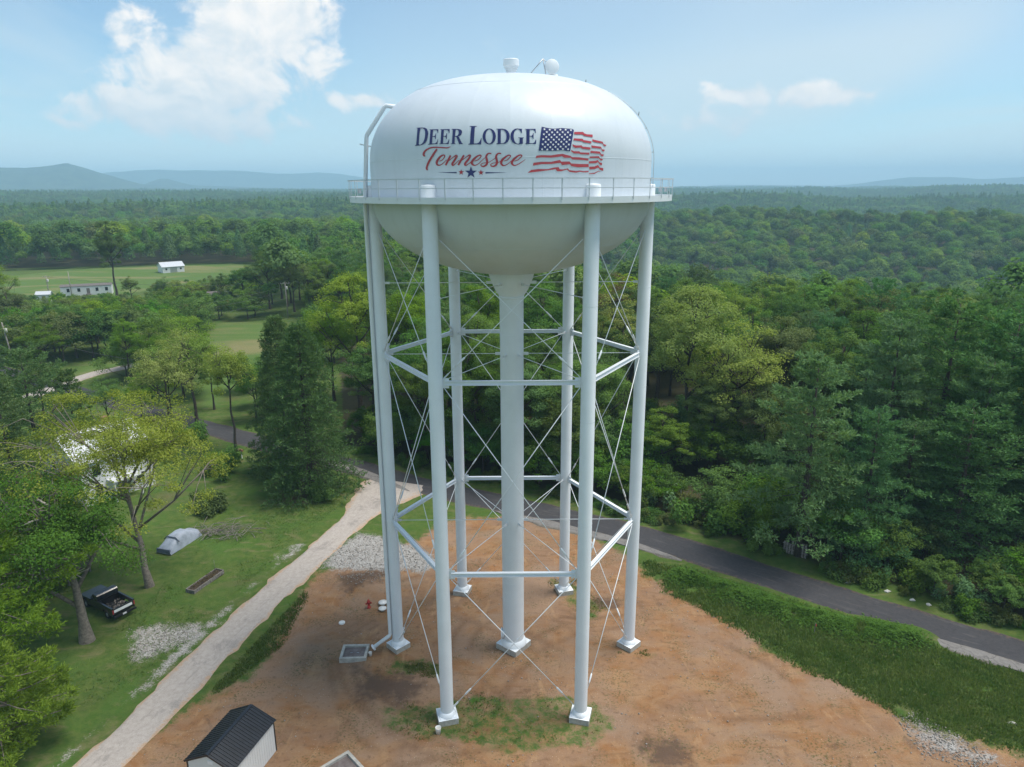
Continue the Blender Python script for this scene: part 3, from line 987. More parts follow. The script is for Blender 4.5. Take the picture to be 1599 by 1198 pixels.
letter('letter', Z1, [[(768, 192), (1000, 186), (992, 290), (980, 290), (968, 235), (940, 212), (855, 210), (845, 360), (890, 357), (910, 335), (922, 290), (934, 290), (924, 435), (912, 435), (902, 395), (884, 376), (842, 376), (832, 545), (905, 543), (945, 520), (968, 470), (980, 435), (988, 435), (972, 560), (735, 562), (738, 552), (768, 545), (778, 400), (790, 212), (768, 204)]], NV)
letter('letter', Z1, [[(1045, 188), (1055, 183), (1190, 183), (1260, 195), (1300, 225), (1308, 265), (1290, 320), (1250, 355), (1210, 372), (1235, 400), (1300, 530), (1330, 552), (1325, 562), (1235, 562), (1180, 420), (1160, 382), (1128, 380), (1120, 545), (1150, 552), (1150, 560), (1022, 560), (1025, 550), (1055, 543), (1065, 400), (1075, 205), (1047, 198)],
                      [(1150, 203), (1190, 205), (1215, 225), (1225, 265), (1215, 315), (1190, 350), (1160, 360), (1132, 360), (1138, 280)]], NV)
letter('letter', Z2, [[(112, 100), (115, 92), (265, 92), (265, 100), (222, 112), (212, 250), (200, 440), (205, 455), (260, 455), (300, 440), (330, 400), (352, 345), (362, 345), (352, 475), (85, 478), (88, 466), (120, 455), (132, 250), (148, 112)]], NV)
letter('letter', Z2, [oval(520, 309, 137, 166), oval(519, 309, 76, 148)], NV)
letter('letter', Z2, [[(665, 158), (668, 150), (790, 148), (860, 160), (910, 200), (940, 260), (945, 310), (935, 370), (900, 425), (850, 458), (790, 468), (665, 468), (668, 458), (695, 448), (697, 165)],
                      [(760, 168), (810, 172), (850, 200), (875, 250), (880, 310), (872, 370), (850, 420), (810, 450), (760, 452)]], NV)
letter('letter', Z2, [[(1100, 143), (1150, 148), (1185, 152), (1200, 150), (1200, 240), (1190, 240), (1175, 205), (1145, 170), (1110, 158), (1075, 170), (1045, 205), (1030, 255), (1027, 310), (1035, 375), (1060, 430), (1095, 458), (1130, 458), (1150, 445), (1152, 345), (1122, 340), (1122, 330), (1238, 330), (1238, 340), (1218, 345), (1218, 460), (1180, 465), (1120, 476), (1060, 465), (1005, 430), (970, 375), (960, 310), (970, 240), (1005, 185), (1050, 152)]], NV)
letter('letter', Z2, [[(1260, 158), (1262, 152), (1480, 150), (1490, 238), (1480, 238), (1465, 195), (1440, 170), (1360, 168), (1358, 298), (1400, 296), (1420, 275), (1430, 240), (1440, 240), (1440, 360), (1430, 360), (1420, 325), (1402, 312), (1357, 312), (1357, 450), (1430, 450), (1465, 425), (1485, 375), (1495, 375), (1490, 466), (1262, 466), (1265, 456), (1290, 448), (1290, 168)]], NV)
def script(*strokes):
    mb = MB()
    for i, (zf, s, pts) in enumerate(strokes):
        stroke(mb, zf, pts, s, 0.022 + 0.003 * i)
    return mb.build('letter', RD, TANK)
script((Z3, 17.77, [(255, 390, 28), (215, 370, 50), (210, 320, 55), (250, 250, 50), (330, 190, 42), (420, 155, 38), (540, 145, 36), (700, 150, 34), (840, 160, 32), (910, 145, 24), (955, 118, 8)]),
       (Z3, 17.77, [(580, 195, 46), (500, 310, 58), (420, 440, 60), (350, 560, 56), (310, 660, 54), (295, 740, 54), (325, 775, 28)]))
script((Z3, 17.77, [(645, 530, 18), (720, 500, 22), (780, 430, 26), (795, 380, 30), (760, 360, 34), (690, 390, 48), (610, 480, 62), (570, 570, 60), (590, 630, 46), (650, 645, 28), (720, 610, 22), (800, 540, 18), (850, 490, 14)]))
script((Z3, 17.77, [(955, 372, 50), (890, 500, 56), (820, 645, 52)]),
       (Z3, 17.77, [(830, 600, 14), (920, 510, 18), (1030, 420, 24), (1100, 375, 38), (1130, 390, 50), (1090, 470, 56), (1010, 590, 56), (1010, 640, 46), (1060, 630, 26), (1120, 570, 20), (1200, 500, 16)]))
script((Z3, 17.77, [(1325, 365, 50), (1260, 480, 56), (1165, 640, 52)]),
       (Z3, 17.77, [(1180, 600, 14), (1280, 500, 18), (1400, 410, 24), (1470, 365, 38), (1500, 385, 50), (1450, 480, 56), (1360, 590, 56), (1360, 640, 46), (1410, 635, 26), (1500, 570, 20), (1580, 510, 16)]))
script((Z4, 16.83, [(100, 500, 18), (190, 470, 22), (260, 400, 26), (275, 360, 30), (235, 345, 34), (150, 390, 46), (60, 480, 60), (30, 550, 60), (70, 600, 42), (130, 610, 26), (220, 560, 20), (300, 480, 16), (380, 410, 14)]))
for dxs in (0, 258):
    script((Z4, 16.83, [(545 + dxs, 305, 30), (490 + dxs, 295, 34), (440 + dxs, 320, 42), (410 + dxs, 380, 54), (420 + dxs, 450, 58), (435 + dxs, 530, 60), (410 + dxs, 600, 52), (340 + dxs, 640, 38), (280 + dxs, 625, 30), (270 + dxs, 590, 20), (310 + dxs, 560, 18), (380 + dxs, 545, 16), (470 + dxs, 535, 16), (540 + dxs, 495, 15)] + ([(650, 420, 13)] if dxs == 0 else [])))
script((Z4, 16.83, [(870, 500, 18), (960, 470, 22), (1030, 400, 26), (1045, 360, 30), (1000, 345, 34), (920, 390, 46), (830, 470, 60), (800, 550, 60), (840, 610, 42), (900, 615, 26), (980, 570, 20), (1060, 500, 16)]))
script((Z4, 16.83, [(1150, 500, 18), (1240, 470, 22), (1325, 390, 26), (1345, 355, 30), (1300, 340, 34), (1210, 385, 46), (1110, 480, 60), (1080, 550, 60), (1120, 605, 42), (1180, 612, 26), (1270, 570, 22), (1360, 510, 17), (1435, 455, 8)]))
def star_pts(cx, cy_, r, rot=-90):
    return [(cx + (r if k % 2 == 0 else r * 0.40) * math.cos(R(rot + 36 * k)), cy_ + (r if k % 2 == 0 else r * 0.40) * math.sin(R(rot + 36 * k))) for k in range(10)]
letter('star', Z3, [star_pts(1250, 838, 84)], RD)
letter('star', Z3, [star_pts(1520, 848, 172)], NV)
letter('star', Z4, [star_pts(270, 800, 80)], RD)
letter('flourish', Z3, [[(590, 842), (1125, 830), (1125, 868)]], NV)
letter('flourish', Z4, [[(388, 790), (960, 801), (388, 828)]], NV)
# the flag
def patch(name, zf, top, bot, matl, off, nu=16, nv=8):
    ev = lambda l, t: np.array([np.interp(t, np.linspace(0, 1, len(l)), [q[i] for q in l]) for i in (0, 1)])
    vs = [on_tank(*zf(ev(top, i / nu) * (1 - j / nv) + ev(bot, i / nu) * (j / nv)), off) for j in range(nv + 1) for i in range(nu + 1)]
    k = nu + 1
    return MB().add(vs, [(j * k + i, (j + 1) * k + i, (j + 1) * k + i + 1, j * k + i + 1) for j in range(nv) for i in range(nu)]).build(name, matl, TANK)
patch('flag_canton', Z5, [(305, 95), (400, 115), (500, 132), (580, 128), (680, 118), (780, 130), (860, 132), (900, 155)], [(250, 540), (350, 535), (450, 540), (560, 540), (640, 530), (700, 525), (770, 545), (830, 550)], NV, 0.022)
mb = MB()
for rr in range(9):
    nst = 6 if rr % 2 == 0 else 5
    for k in range(nst):
        u = (k + (0.55 if rr % 2 == 0 else 1.05)) / 6.1
        v = (rr + 0.75) / 9.4
        x = (305 * (1 - u) + 900 * u) * (1 - v) + (255 * (1 - u) + 838 * u) * v
        y = (100 * (1 - u) + 135 * u) * (1 - v) + (538 * (1 - u) + 548 * u) * v + 8 * math.sin(u * 6)
        sp_ = star_pts(x, y, 26, -90 + 8)
        o = len(mb.v)
        mb.add([on_tank(*Z5(q), 0.040) for q in [(x, y)] + sp_], [(0, 1 + i, 1 + (i + 1) % 10) for i in range(10)])
tag(mb.build('flag_stars', M['flagwhite'], TANK), kind='stuff')
def stripe(*parts):
    mb = MB()
    for top, bot in parts:
        xs = sorted(set([0.0, 1.0] + [(q[0] - l[0][0]) / (l[-1][0] - l[0][0]) for l in (top, bot) for q in l] + [k / 12 for k in range(13)]))
        ev = lambda l, t: (l[0][0] + (l[-1][0] - l[0][0]) * t, float(np.interp(l[0][0] + (l[-1][0] - l[0][0]) * t, [q[0] for q in l], [q[1] for q in l])))
        vs = []
        for t in xs:
            vs += [on_tank(*Z5(ev(top, t)), 0.022), on_tank(*Z5(ev(bot, t)), 0.022)]
        mb.add(vs, [(2 * i, 2 * i + 1, 2 * i + 3, 2 * i + 2) for i in range(len(xs) - 1)])
    return mb.build('flag_stripe', M['flagred'], TANK)
stripe(([(905, 190), (1070, 190), (1085, 215), (1140, 235), (1245, 240)], [(905, 235), (1060, 240), (1090, 265), (1245, 290)]),
       ([(1240, 325), (1290, 340), (1430, 372), (1445, 415), (1500, 432)], [(1245, 365), (1290, 380), (1425, 405), (1450, 445), (1480, 460)]))
stripe(([(900, 308), (1060, 318), (1075, 340), (1225, 365)], [(890, 345), (1050, 365), (1080, 385), (1220, 405)]),
       ([(1220, 440), (1400, 465), (1415, 510), (1468, 522)], [(1230, 485), (1400, 500), (1420, 545), (1460, 555)]))
stripe(([(870, 420), (930, 440), (1040, 440), (1060, 462), (1205, 478)], [(885, 462), (930, 485), (1020, 480), (1060, 502), (1205, 520)]),
       ([(1205, 540), (1380, 555), (1400, 600), (1450, 608)], [(1205, 580), (1375, 595), (1400, 635), (1440, 645)]))
stripe(([(845, 525), (900, 548), (1000, 550), (1020, 570), (1185, 575)], [(850, 550), (900, 588), (990, 590), (1030, 605), (1185, 612)]),
       ([(1190, 645), (1360, 640), (1385, 685), (1432, 690)], [(1190, 675), (1360, 675), (1385, 715), (1425, 722)]))
stripe(([(210, 630), (300, 620), (480, 625), (600, 605), (690, 597), (840, 635), (860, 655), (1000, 660), (1060, 670), (1168, 685)], [(190, 675), (300, 662), (480, 668), (600, 655), (680, 640), (720, 668), (840, 670), (870, 700), (980, 705), (1060, 710), (1168, 722)]),
       ([(1175, 735), (1300, 725), (1340, 710), (1370, 755), (1418, 765)], [(1175, 775), (1300, 770), (1345, 750), (1375, 795), (1415, 812)]))
stripe(([(155, 762), (300, 745), (480, 745), (580, 722), (640, 710), (670, 742), (820, 738), (850, 775), (1000, 785), (1170, 785)], [(142, 815), (300, 788), (480, 785), (600, 768), (650, 765), (680, 805), (820, 790), (855, 825), (970, 845), (1172, 840)]),
       ([(1180, 835), (1280, 830), (1345, 800), (1375, 850), (1440, 860)], [(1185, 885), (1280, 880), (1345, 850), (1385, 895), (1440, 912)]))
stripe(([(110, 895), (240, 878), (420, 880), (530, 850), (620, 843), (635, 882), (700, 885), (790, 865), (810, 898), (940, 915), (1010, 905), (1080, 918), (1168, 910)], [(45, 948), (240, 925), (400, 905), (560, 880), (590, 918), (660, 920), (770, 888), (820, 930), (940, 945), (1010, 928), (1080, 940), (1170, 935)]),
       ([(1178, 960), (1280, 945), (1350, 912), (1390, 925)], [(1178, 972), (1280, 965), (1350, 925), (1385, 930)]))

# ---- columns, riser, footings
CR = 0.0126 * H_
def colpos(k, r=COLR):
    return Vector((r * math.cos(R(60 * k)), r * math.sin(R(60 * k)), 0))
PAD_T = 0.42
for k in range(6):
    p = colpos(k)
    mb = MB()
    zt = Z_FLOOR + 0.75
    mb.lathe([(CR, PAD_T + 0.04), (CR, zt - 0.10), (CR - 0.04, zt), (0.001, zt + 0.03)], 28, (p.x, p.y, 0))
    c = mb.build('column', M['white'], TOWER)
    for z in (7.2, 14.6, 21.4, 28.4):
        MB().lathe([(CR - 0.003, -0.03), (CR + 0.008, -0.01), (CR + 0.008, 0.01), (CR - 0.003, 0.03)], 28, (p.x, p.y, z)).build('weld_seam', M['white'], c)
    MB().box((p.x, p.y, PAD_T + 0.022), (1.10, 1.10, 0.036), R(60 * k + 45)).build('base_plate', M['white'], c)
    MB().lathe([(CR + 0.16, 0.04), (CR + 0.16, 0.055), (CR + 0.05, 0.30), (CR - 0.003, 0.32)], 28, (p.x, p.y, PAD_T)).build('base_ring', M['white'], c)
    f = MB().box((p.x, p.y, PAD_T / 2 - 0.28), (1.34, 1.34, PAD_T + 0.56), R(60 * k + 45)).build('footing', M['concrete'], TOWER)
    MB().box((p.x, p.y, PAD_T + 0.002), (1.345, 1.345, 0.004), R(60 * k + 45)).build('painted_top', M['white'], f)
mb = MB()
mb.lathe([(RISER_R, 0.46), (RISER_R, Z_CONE0 - 0.25), (RISER_R + 0.02, Z_CONE0), (RISER_R + 0.30, Z_CONE0 + 0.42), (CONE_R - 0.12, Z_CONE0 + 1.2), (CONE_R + 0.02, Z_CONE0 + 1.75), (CONE_R + 0.25, Z_CONE0 + 2.35)], 40)
RIS = mb.build('riser', M['white'], TOWER)
for z in (6.0, 12.4, 18.8, 25.2):
    MB().lathe([(RISER_R - 0.003, -0.035), (RISER_R + 0.01, -0.012), (RISER_R + 0.01, 0.012), (RISER_R - 0.003, 0.035)], 40, (0, 0, z)).build('weld_seam', M['white'], RIS)
MB().lathe([(RISER_R - 0.003, -0.10), (RISER_R + 0.05, -0.08), (RISER_R + 0.05, 0.08), (RISER_R - 0.003, 0.10)], 40, (0, 0, Z_CONE0 - 0.05)).build('collar', M['white'], RIS)
# manway on the riser's left flank near the base
M4 = Matrix.Translation((-RISER_R + 0.02, -0.15, 1.35)) @ Matrix.Rotation(R(-90), 4, 'Y')
mw = MB()
mw.lathe([(0.001, 0.17), (0.40, 0.17), (0.43, 0.15), (0.43, 0.08), (0.36, 0.07), (0.36, -0.1)], 24)
mw.v = [tuple(M4 @ Vector(v)) for v in mw.v]
mw.build('manway', M['white'], RIS)
MB().lathe([(RISER_R + 0.22, 0.0), (RISER_R + 0.22, 0.03), (RISER_R + 0.06, 0.42), (RISER_R - 0.003, 0.46)], 40, (0, 0, 0.46)).build('base_ring', M['white'], RIS)
f = MB().box((0, 0, 0.08), (1.96, 1.96, 0.76), R(52)).build('footing', M['concrete'], TOWER)
MB().box((0, 0, 0.462), (1.97, 1.97, 0.005), R(52)).build('painted_top', M['white'], f)

# ---- struts and rods
Z_S1, Z_S2, Z_TOPROD, Z_BOTROD = 0.315 * H_, 0.680 * H_, 0.9195 * H_, 1.05
def strut(k, z):
    a, b_ = colpos(k), colpos((k + 1) % 6)
    d = (b_ - a).normalized()
    a2, b2 = a + d * (CR + 0.02) + Vector((0, 0, z)), b_ - d * (CR + 0.02) + Vector((0, 0, z))
    mb = MB()
    mb.beam(a2 + d * .12, b2 - d * .12, 0.018, 0.23)
    for s in (-1, 1):
        mb.beam(a2 + d * .12 + Vector((0, 0, s * 0.125)), b2 - d * .12 + Vector((0, 0, s * 0.125)), 0.24, 0.022)
    for q, s in ((a2, 1), (b2, -1)):
        mb.beam(q - d * s * 0.06 + Vector((0, 0, 0)), q + d * s * 0.34, 0.028, 0.62)
    return mb.build('strut', M['white'], TOWER)
for z in (Z_S1, Z_S2):
    for k in range(6):
        strut(k, z)
def rod(a, b_, r=0.028, turn=True):
    a, b_ = Vector(a), Vector(b_)
    d = (b_ - a).normalized()
    o = MB().tube([a, b_], r, 7).build('tie_rod', M['white'], TOWER)
    if turn:
        q = b_ - d * 1.5
        MB().tube([q - d * .34, q - d * .26, q + d * .26, q + d * .34], [r, r + .035, r + .035, r], 7).build('turnbuckle', M['white'], o)
    MB().beam(b_ - d * .42, b_ + d * .05, 0.03, 0.14, up=Vector((d.y, -d.x, 0.3))).build('clevis', M['white'], o)
for k in range(6):
    A, B = colpos(k), colpos((k + 1) % 6)
    d = (B - A).normalized()
    a_, b_ = A + d * (CR + 0.05), B - d * (CR + 0.05)
    nrm = Vector((-d.y, d.x, 0))
    for z0, z1 in ((Z_BOTROD, Z_S1 - 0.30), (Z_S1 + 0.30, Z_S2 - 0.30), (Z_S2 + 0.30, Z_TOPROD)):
        rod(a_ + Vector((0, 0, z1)) + nrm * 0.035, b_ + Vector((0, 0, z0)) + nrm * 0.035)
        rod(b_ + Vector((0, 0, z1)) - nrm * 0.035, a_ + Vector((0, 0, z0)) - nrm * 0.035)
for z in (Z_S1, Z_S2, Z_CONE0 + 0.95):
    for k in range(6):
        p = colpos(k)
        u = p.normalized()
        rr0 = RISER_R if z < Z_CONE0 else RISER_R + 0.55
        a_, b_ = u * (rr0 + 0.02), p - u * (CR + 0.01)
        zz = Vector((0, 0, z - 0.02))
        o = MB().tube([a_ + zz, b_ + zz], 0.024, 7).build('spoke_rod', M['white'], TOWER)
        MB().beam(a_ + zz - u * 0.12, a_ + zz + u * 0.32, 0.03, 0.20).build('clevis', M['white'], o)
        MB().beam(b_ + zz - u * 0.32, b_ + zz + u * 0.06, 0.03, 0.16).build('clevis', M['white'], o)

# ---- balcony
RB = 0.298 * H_
NP = 42
bal = MB()
bal.lathe([(RT - 0.02, Z_FLOOR), (RB, Z_FLOOR), (RB, Z_FLOOR - 0.03), (RT - 0.02, Z_FLOOR - 0.03)], NP, smooth=False, a0=R(2))
BAL = bal.build('balcony', M['white'], TOWER)
MB().lathe([(RB - 0.03, Z_FLOOR - 0.26), (RB + 0.012, Z_FLOOR - 0.26), (RB + 0.012, Z_FLOOR + 0.09), (RB - 0.006, Z_FLOOR + 0.09), (RB - 0.006, Z_FLOOR - 0.24), (RB - 0.03, Z_FLOOR - 0.24), (RB - 0.03, Z_FLOOR - 0.26)], NP, smooth=False, a0=R(2)).build('girder', M['white'], BAL)
bt = [(RB - 0.02 * 0, k) for k in range(NP)]
def ringpt(r, k, z):
    a = R(2) + 2 * math.pi * k / NP
    return Vector((r * math.cos(a), r * math.sin(a), z))
for k in range(NP):
    a = R(2) + 2 * math.pi * k / NP
    MB().box(((RB + 0.030) * math.cos(a), (RB + 0.030) * math.sin(a), Z_FLOOR + 0.50), (0.02, 0.065, 1.10), a).build('post', M['rail'], BAL)
    MB().box(((RB - (RB - RT) / 2) * math.cos(a), (RB - (RB - RT) / 2) * math.sin(a), Z_FLOOR - 0.09), (RB - RT - 0.06, 0.05, 0.11), a).build('bracket', M['white'], BAL)
    for nm, z, w in (('top_rail', Z_FLOOR + 1.045, 0.055), ('mid_rail', Z_FLOOR + 0.55, 0.04)):
        MB().beam(ringpt(RB + 0.055, k, z), ringpt(RB + 0.055, k + 1, z), 0.05 if nm == 'top_rail' else 0.012, w).build(nm, M['rail'], BAL)

# ---- overflow pipe down the left leg
pl_ = Vector((-COLR - CR - 0.09, -0.30, 0))
zt0, zt1 = top_z(572, 215, TC[1]), top_z(601, 166, TC[1])
xk = x_of(572, 215, TC[1] - 0.3)
x2 = x_of(600, 167, TC[1] - 0.3)
mb = MB()
kick = Vector((-COLR - CR - 1.35, -0.75, 0.55))
pts = [(x2 + 0.75, -0.3, zt1 - 0.08), (x2 + 0.12, -0.3, zt1), (x2 - 0.02, -0.3, zt1 - 0.12), (xk + 0.03, -0.3, zt0 + 0.1), (xk, -0.3, zt0 - 0.12), (pl_.x, -0.3, Z_FLOOR - 0.4), (pl_.x, -0.3, 20), (pl_.x, -0.3, 1.45), (pl_.x - 0.05, -0.33, 1.30), tuple(kick)]
OP = mb.tube(pts, 0.14, 16).build('overflow_pipe', M['white'], TOWER)
dk_ = (kick - Vector((pl_.x, -0.3, 1.35))).normalized()
MB().tube([kick - dk_ * .03, kick + dk_ * .07], 0.26, 16).build('flange', M['white'], OP)
for z in (4.5, 10, 16, 22, 28):
    MB().beam((pl_.x - 0.05, -0.3, z), (-COLR, -0.08, z), 0.06, 0.10).build('bracket', M['white'], OP)
MB().beam((-RT - 0.7, -0.3, Z_SPR + 1.2), (-tank_r(Z_SPR + 1.2) + .1, -0.25, Z_SPR + 1.0), 0.08, 0.08).build('bracket', M['white'], OP)

# ---- roof vent, hatch and climbing rail
zt = Z_SPR + B_TOP
mb = MB().lathe([(0.30, -0.40), (0.30, 0.16), (0.36, 0.18), (0.36, 0.30), (0.43, 0.31), (0.43, 0.42), (0.46, 0.44), (0.50, 0.45), (0.50, 0.80), (0.46, 0.84), (0.001, 0.86)], 32, (0.06, 0, zt + 0.24), smooth=False)
mb.build('vent', M['white'], TANK)
ZV = lambda px, py, Y: Vector((x_of(px, py, Y), Y - TC[1], top_z(px, py, Y)))
Yh = TC[1] - 1.2
c = ZV(862, 104, Yh)
disc = MB().lathe([(0.001, 0.05), (0.40, 0.05), (0.44, 0.02), (0.44, -0.03), (0.001, -0.03)], 28)
Mx = Matrix.Translation(c) @ Matrix.Rotation(R(8), 4, 'Z') @ Matrix.Rotation(R(82), 4, 'X')
disc.v = [tuple(Mx @ Vector(v)) for v in disc.v]
HA = disc.build('hatch_lid', M['white'], TANK)
rb = tank_r(0)
hb = Vector((c.x, Yh - TC[1] + 0.1, 0))
def dome_z(x, y):
    r = math.hypot(x, y)
    zs = [(q[0], q[1]) for q in TP[:41]]
    return float(np.interp(r, [q[0] for q in zs], [q[1] for q in zs]))
MB().lathe([(0.40, -0.12), (0.40, 0.14), (0.36, 0.16), (0.36, -0.12)], 28, (c.x, c.y + 0.42, dome_z(c.x, c.y + .42))).build('hatch_collar', M['white'], TANK)
ap = ZV(848, 92, Yh)
l1, l2 = ZV(826, 111, Yh), ZV(853, 118, Yh)
l1.z, l2.z = dome_z(l1.x, l1.y) - .02, dome_z(l2.x, l2.y) - .02
fr = MB().tube([l1, ap], 0.03, 8).tube([ap, l2], 0.03, 8).tube([ap, c + Vector((-.3, 0, .2))], 0.025, 8).tube([l1, l2 + Vector((0, .4, 0))], 0.02, 8)
fr.build('lifting_frame', M['galv'], TANK)
pts = []
for i in range(34):
    t = i / 33
    z = Z_FLOOR + 0.5 + (Z_SPR + B_TOP * 0.985 - Z_FLOOR - 0.5) * math.sin(t * math.pi / 2)
    r = tank_r(z) + 0.16
    a = R(8)
    pts.append((r * math.cos(a), -r * math.sin(a) * 0 + r * math.sin(-a), z))
CL = MB().tube(pts, 0.018, 6).build('climbing_rail', M['galv'], TANK)
for i in range(2, 33, 5):
    p = Vector(pts[i])
    q = Vector((p.x, p.y, 0)).normalized()
    MB().beam(p + q * 0.02, p - q * 0.17, 0.04, 0.04).build('standoff', M['galv'], CL)
for px_, py_ in ((938, 130), (1004, 179)):
    i = min(range(len(pts)), key=lambda j: abs(pts[j][2] - top_z(px_, py_ + 3, TC[1])))
    p = Vector(pts[i])
    MB().tube([p, p + Vector((0.03, 0, 0.22))], [0.025, 0.02], 6).build('light', M['darkmetal'], CL)
# warning plates hung on the far railing
for a in (R(172), R(10), R(4)):
    MB().box(((RB - 0.03) * math.cos(a) , (RB - 0.03) * math.sin(a), Z_FLOOR + 0.42), (0.03, 0.55, 0.32), a).build('sign_plate', M['galv'], BAL)

# ================================================================== vegetation
rng = np.random.default_rng(11)

def leaf_quads(C, N, size, aspect=0.62, r=None):
    """rhombic leaves at centres C with normals N; returns verts, faces, rnd"""
    r = r or rng
    n = len(C)
    N = N / (np.linalg.norm(N, axis=1, keepdims=True) + 1e-9)
    t = r.normal(size=(n, 3))
    t -= (t * N).sum(1, keepdims=True) * N
    t /= np.linalg.norm(t, axis=1, keepdims=True) + 1e-9
    b = np.cross(N, t)
    s = size * r.uniform(0.6, 1.25, (n, 1))
    bend = N * s * 0.18
    V = np.stack([C - t * s * 0.5 - bend, C + b * s * 0.5 * aspect, C + t * s * 0.5 - bend, C - b * s * 0.5 * aspect], 1).reshape(-1, 3)
    Fq = np.arange(4 * n).reshape(n, 4)
    return V, Fq, r.random(n)

def crown_mesh(name, V, Fq, rnd):
    return mesh_np(name, V, Fq, False, {'rnd': ('FACE', rnd)})

def rand_dirs(n, r):
    d = r.normal(size=(n, 3))
    return d / np.linalg.norm(d, axis=1, keepdims=True)

def broadleaf(name, seed, h, R_, base, nclump, nleaf, leaf, clump_r=0.2, limbs=9, vflat=0.62, trunk_r=None, open_=0.0, shell=0.5, top_r=0.9, branch_n=6, lean=(0, 0)):
    """a broad-crowned tree: returns (trunk MB, crown mesh)"""
    r = np.random.default_rng(seed)
    zc, rz = base + (h - base) * 0.5, (h - base) * 0.5
    D = rand_dirs(nclump, r)
    D[:, 2] = np.where(D[:, 2] < -0.35, -D[:, 2] * 0.6, D[:, 2])
    lob = rand_dirs(7, r)
    lobe_a = r.uniform(0.12, 0.34, 7)
    mod = 0.86 + sum(a * np.maximum(0, D @ l) ** 3 for a, l in zip(lobe_a, lob))
    rad = (1 - (1 - shell) * r.random(nclump) ** 1.5) * mod
    zn = D[:, 2]
    C = np.stack([D[:, 0] * R_ * rad, D[:, 1] * R_ * rad, zc + zn * rz * np.minimum(rad, 1.02)], 1)
    C[:, 0] += lean[0] * C[:, 2] / h
    C[:, 1] += lean[1] * C[:, 2] / h
    # limbs: k-means on the clump centres
    K = C[r.choice(nclump, limbs, replace=False)].copy()
    for _ in range(5):
        lab = ((C[:, None] - K[None]) ** 2).sum(2).argmin(1)
        for k in range(limbs):
            if (lab == k).any():
                K[k] = C[lab == k].mean(0)
    tr = trunk_r or h * 0.017
    mb = MB()
    zt = base + (h - base) * 0.55
    tp = [(0, 0, -0.35), (0, 0, 0.0), (r.normal() * tr * .4, r.normal() * tr * .4, h * 0.12)]
    for q in (0.3, 0.5, 0.75, 1.0):
        z = max(h * 0.2, zt * q)
        tp.append((lean[0] * z / h + r.normal() * tr * 0.35, lean[1] * z / h + r.normal() * tr * 0.35, z))
    tp = sorted(tp, key=lambda q: q[2])
    rs = [tr * 1.75, tr * 1.45] + [tr * (1.05 - 0.75 * max(0, q[2]) / zt) for q in tp[2:]]
    mb.tube(tp, rs, branch_n + 2)
    trunk_at = lambda z: np.array([np.interp(z, [q[2] for q in tp], [q[i] for q in tp]) for i in range(3)])
    for k in range(limbs):
        mem = C[lab == k]
        if not len(mem):
            continue
        e = K[k] * 0.98
        hd = math.hypot(e[0], e[1])
        z0 = min(max(base * 0.72, e[2] - hd * 0.95), zt * 0.96)
        s0 = trunk_at(z0)
        mid = s0 * 0.45 + e * 0.55 + np.array([0, 0, -0.06 * hd])
        lr = tr * 0.42
        mb.tube([s0, mid, e], [lr, lr * .72, lr * .42], branch_n)
        for c in mem[:7 if not open_ else 14]:
            m2 = (e + c) / 2 + np.array([0, 0, 0.05 * h * 0.3])
            mb.tube([e if r.random() < .6 else mid, m2, c], [lr * .40, lr * .26, lr * .09], 4, caps=False)
    # leaves
    cr = clump_r * R_
    per = max(4, nleaf // nclump)
    cs = r.uniform(0.6, 1.3, nclump)
    cc = np.repeat(C, per, 0)
    sc = np.repeat(cs, per)[:, None]
    dd = rand_dirs(len(cc), r)
    rad2 = r.random((len(cc), 1)) ** 0.45
    off = dd * rad2 * cr * sc
    off[:, 2] *= vflat
    L = cc + off
    outw = np.stack([L[:, 0], L[:, 1], (L[:, 2] - zc) * R_ / rz], 1) / R_
    Nn = dd * 0.55 + outw * 0.5 + np.array([0, 0, 0.55]) + r.normal(size=L.shape) * 0.45
    if open_:
        keep = r.random(len(L)) > open_
        L, Nn = L[keep], Nn[keep]
    V, Fq, rnd = leaf_quads(L, Nn, leaf, r=r)
    return mb, crown_mesh(name + '_crown', V, Fq, rnd)

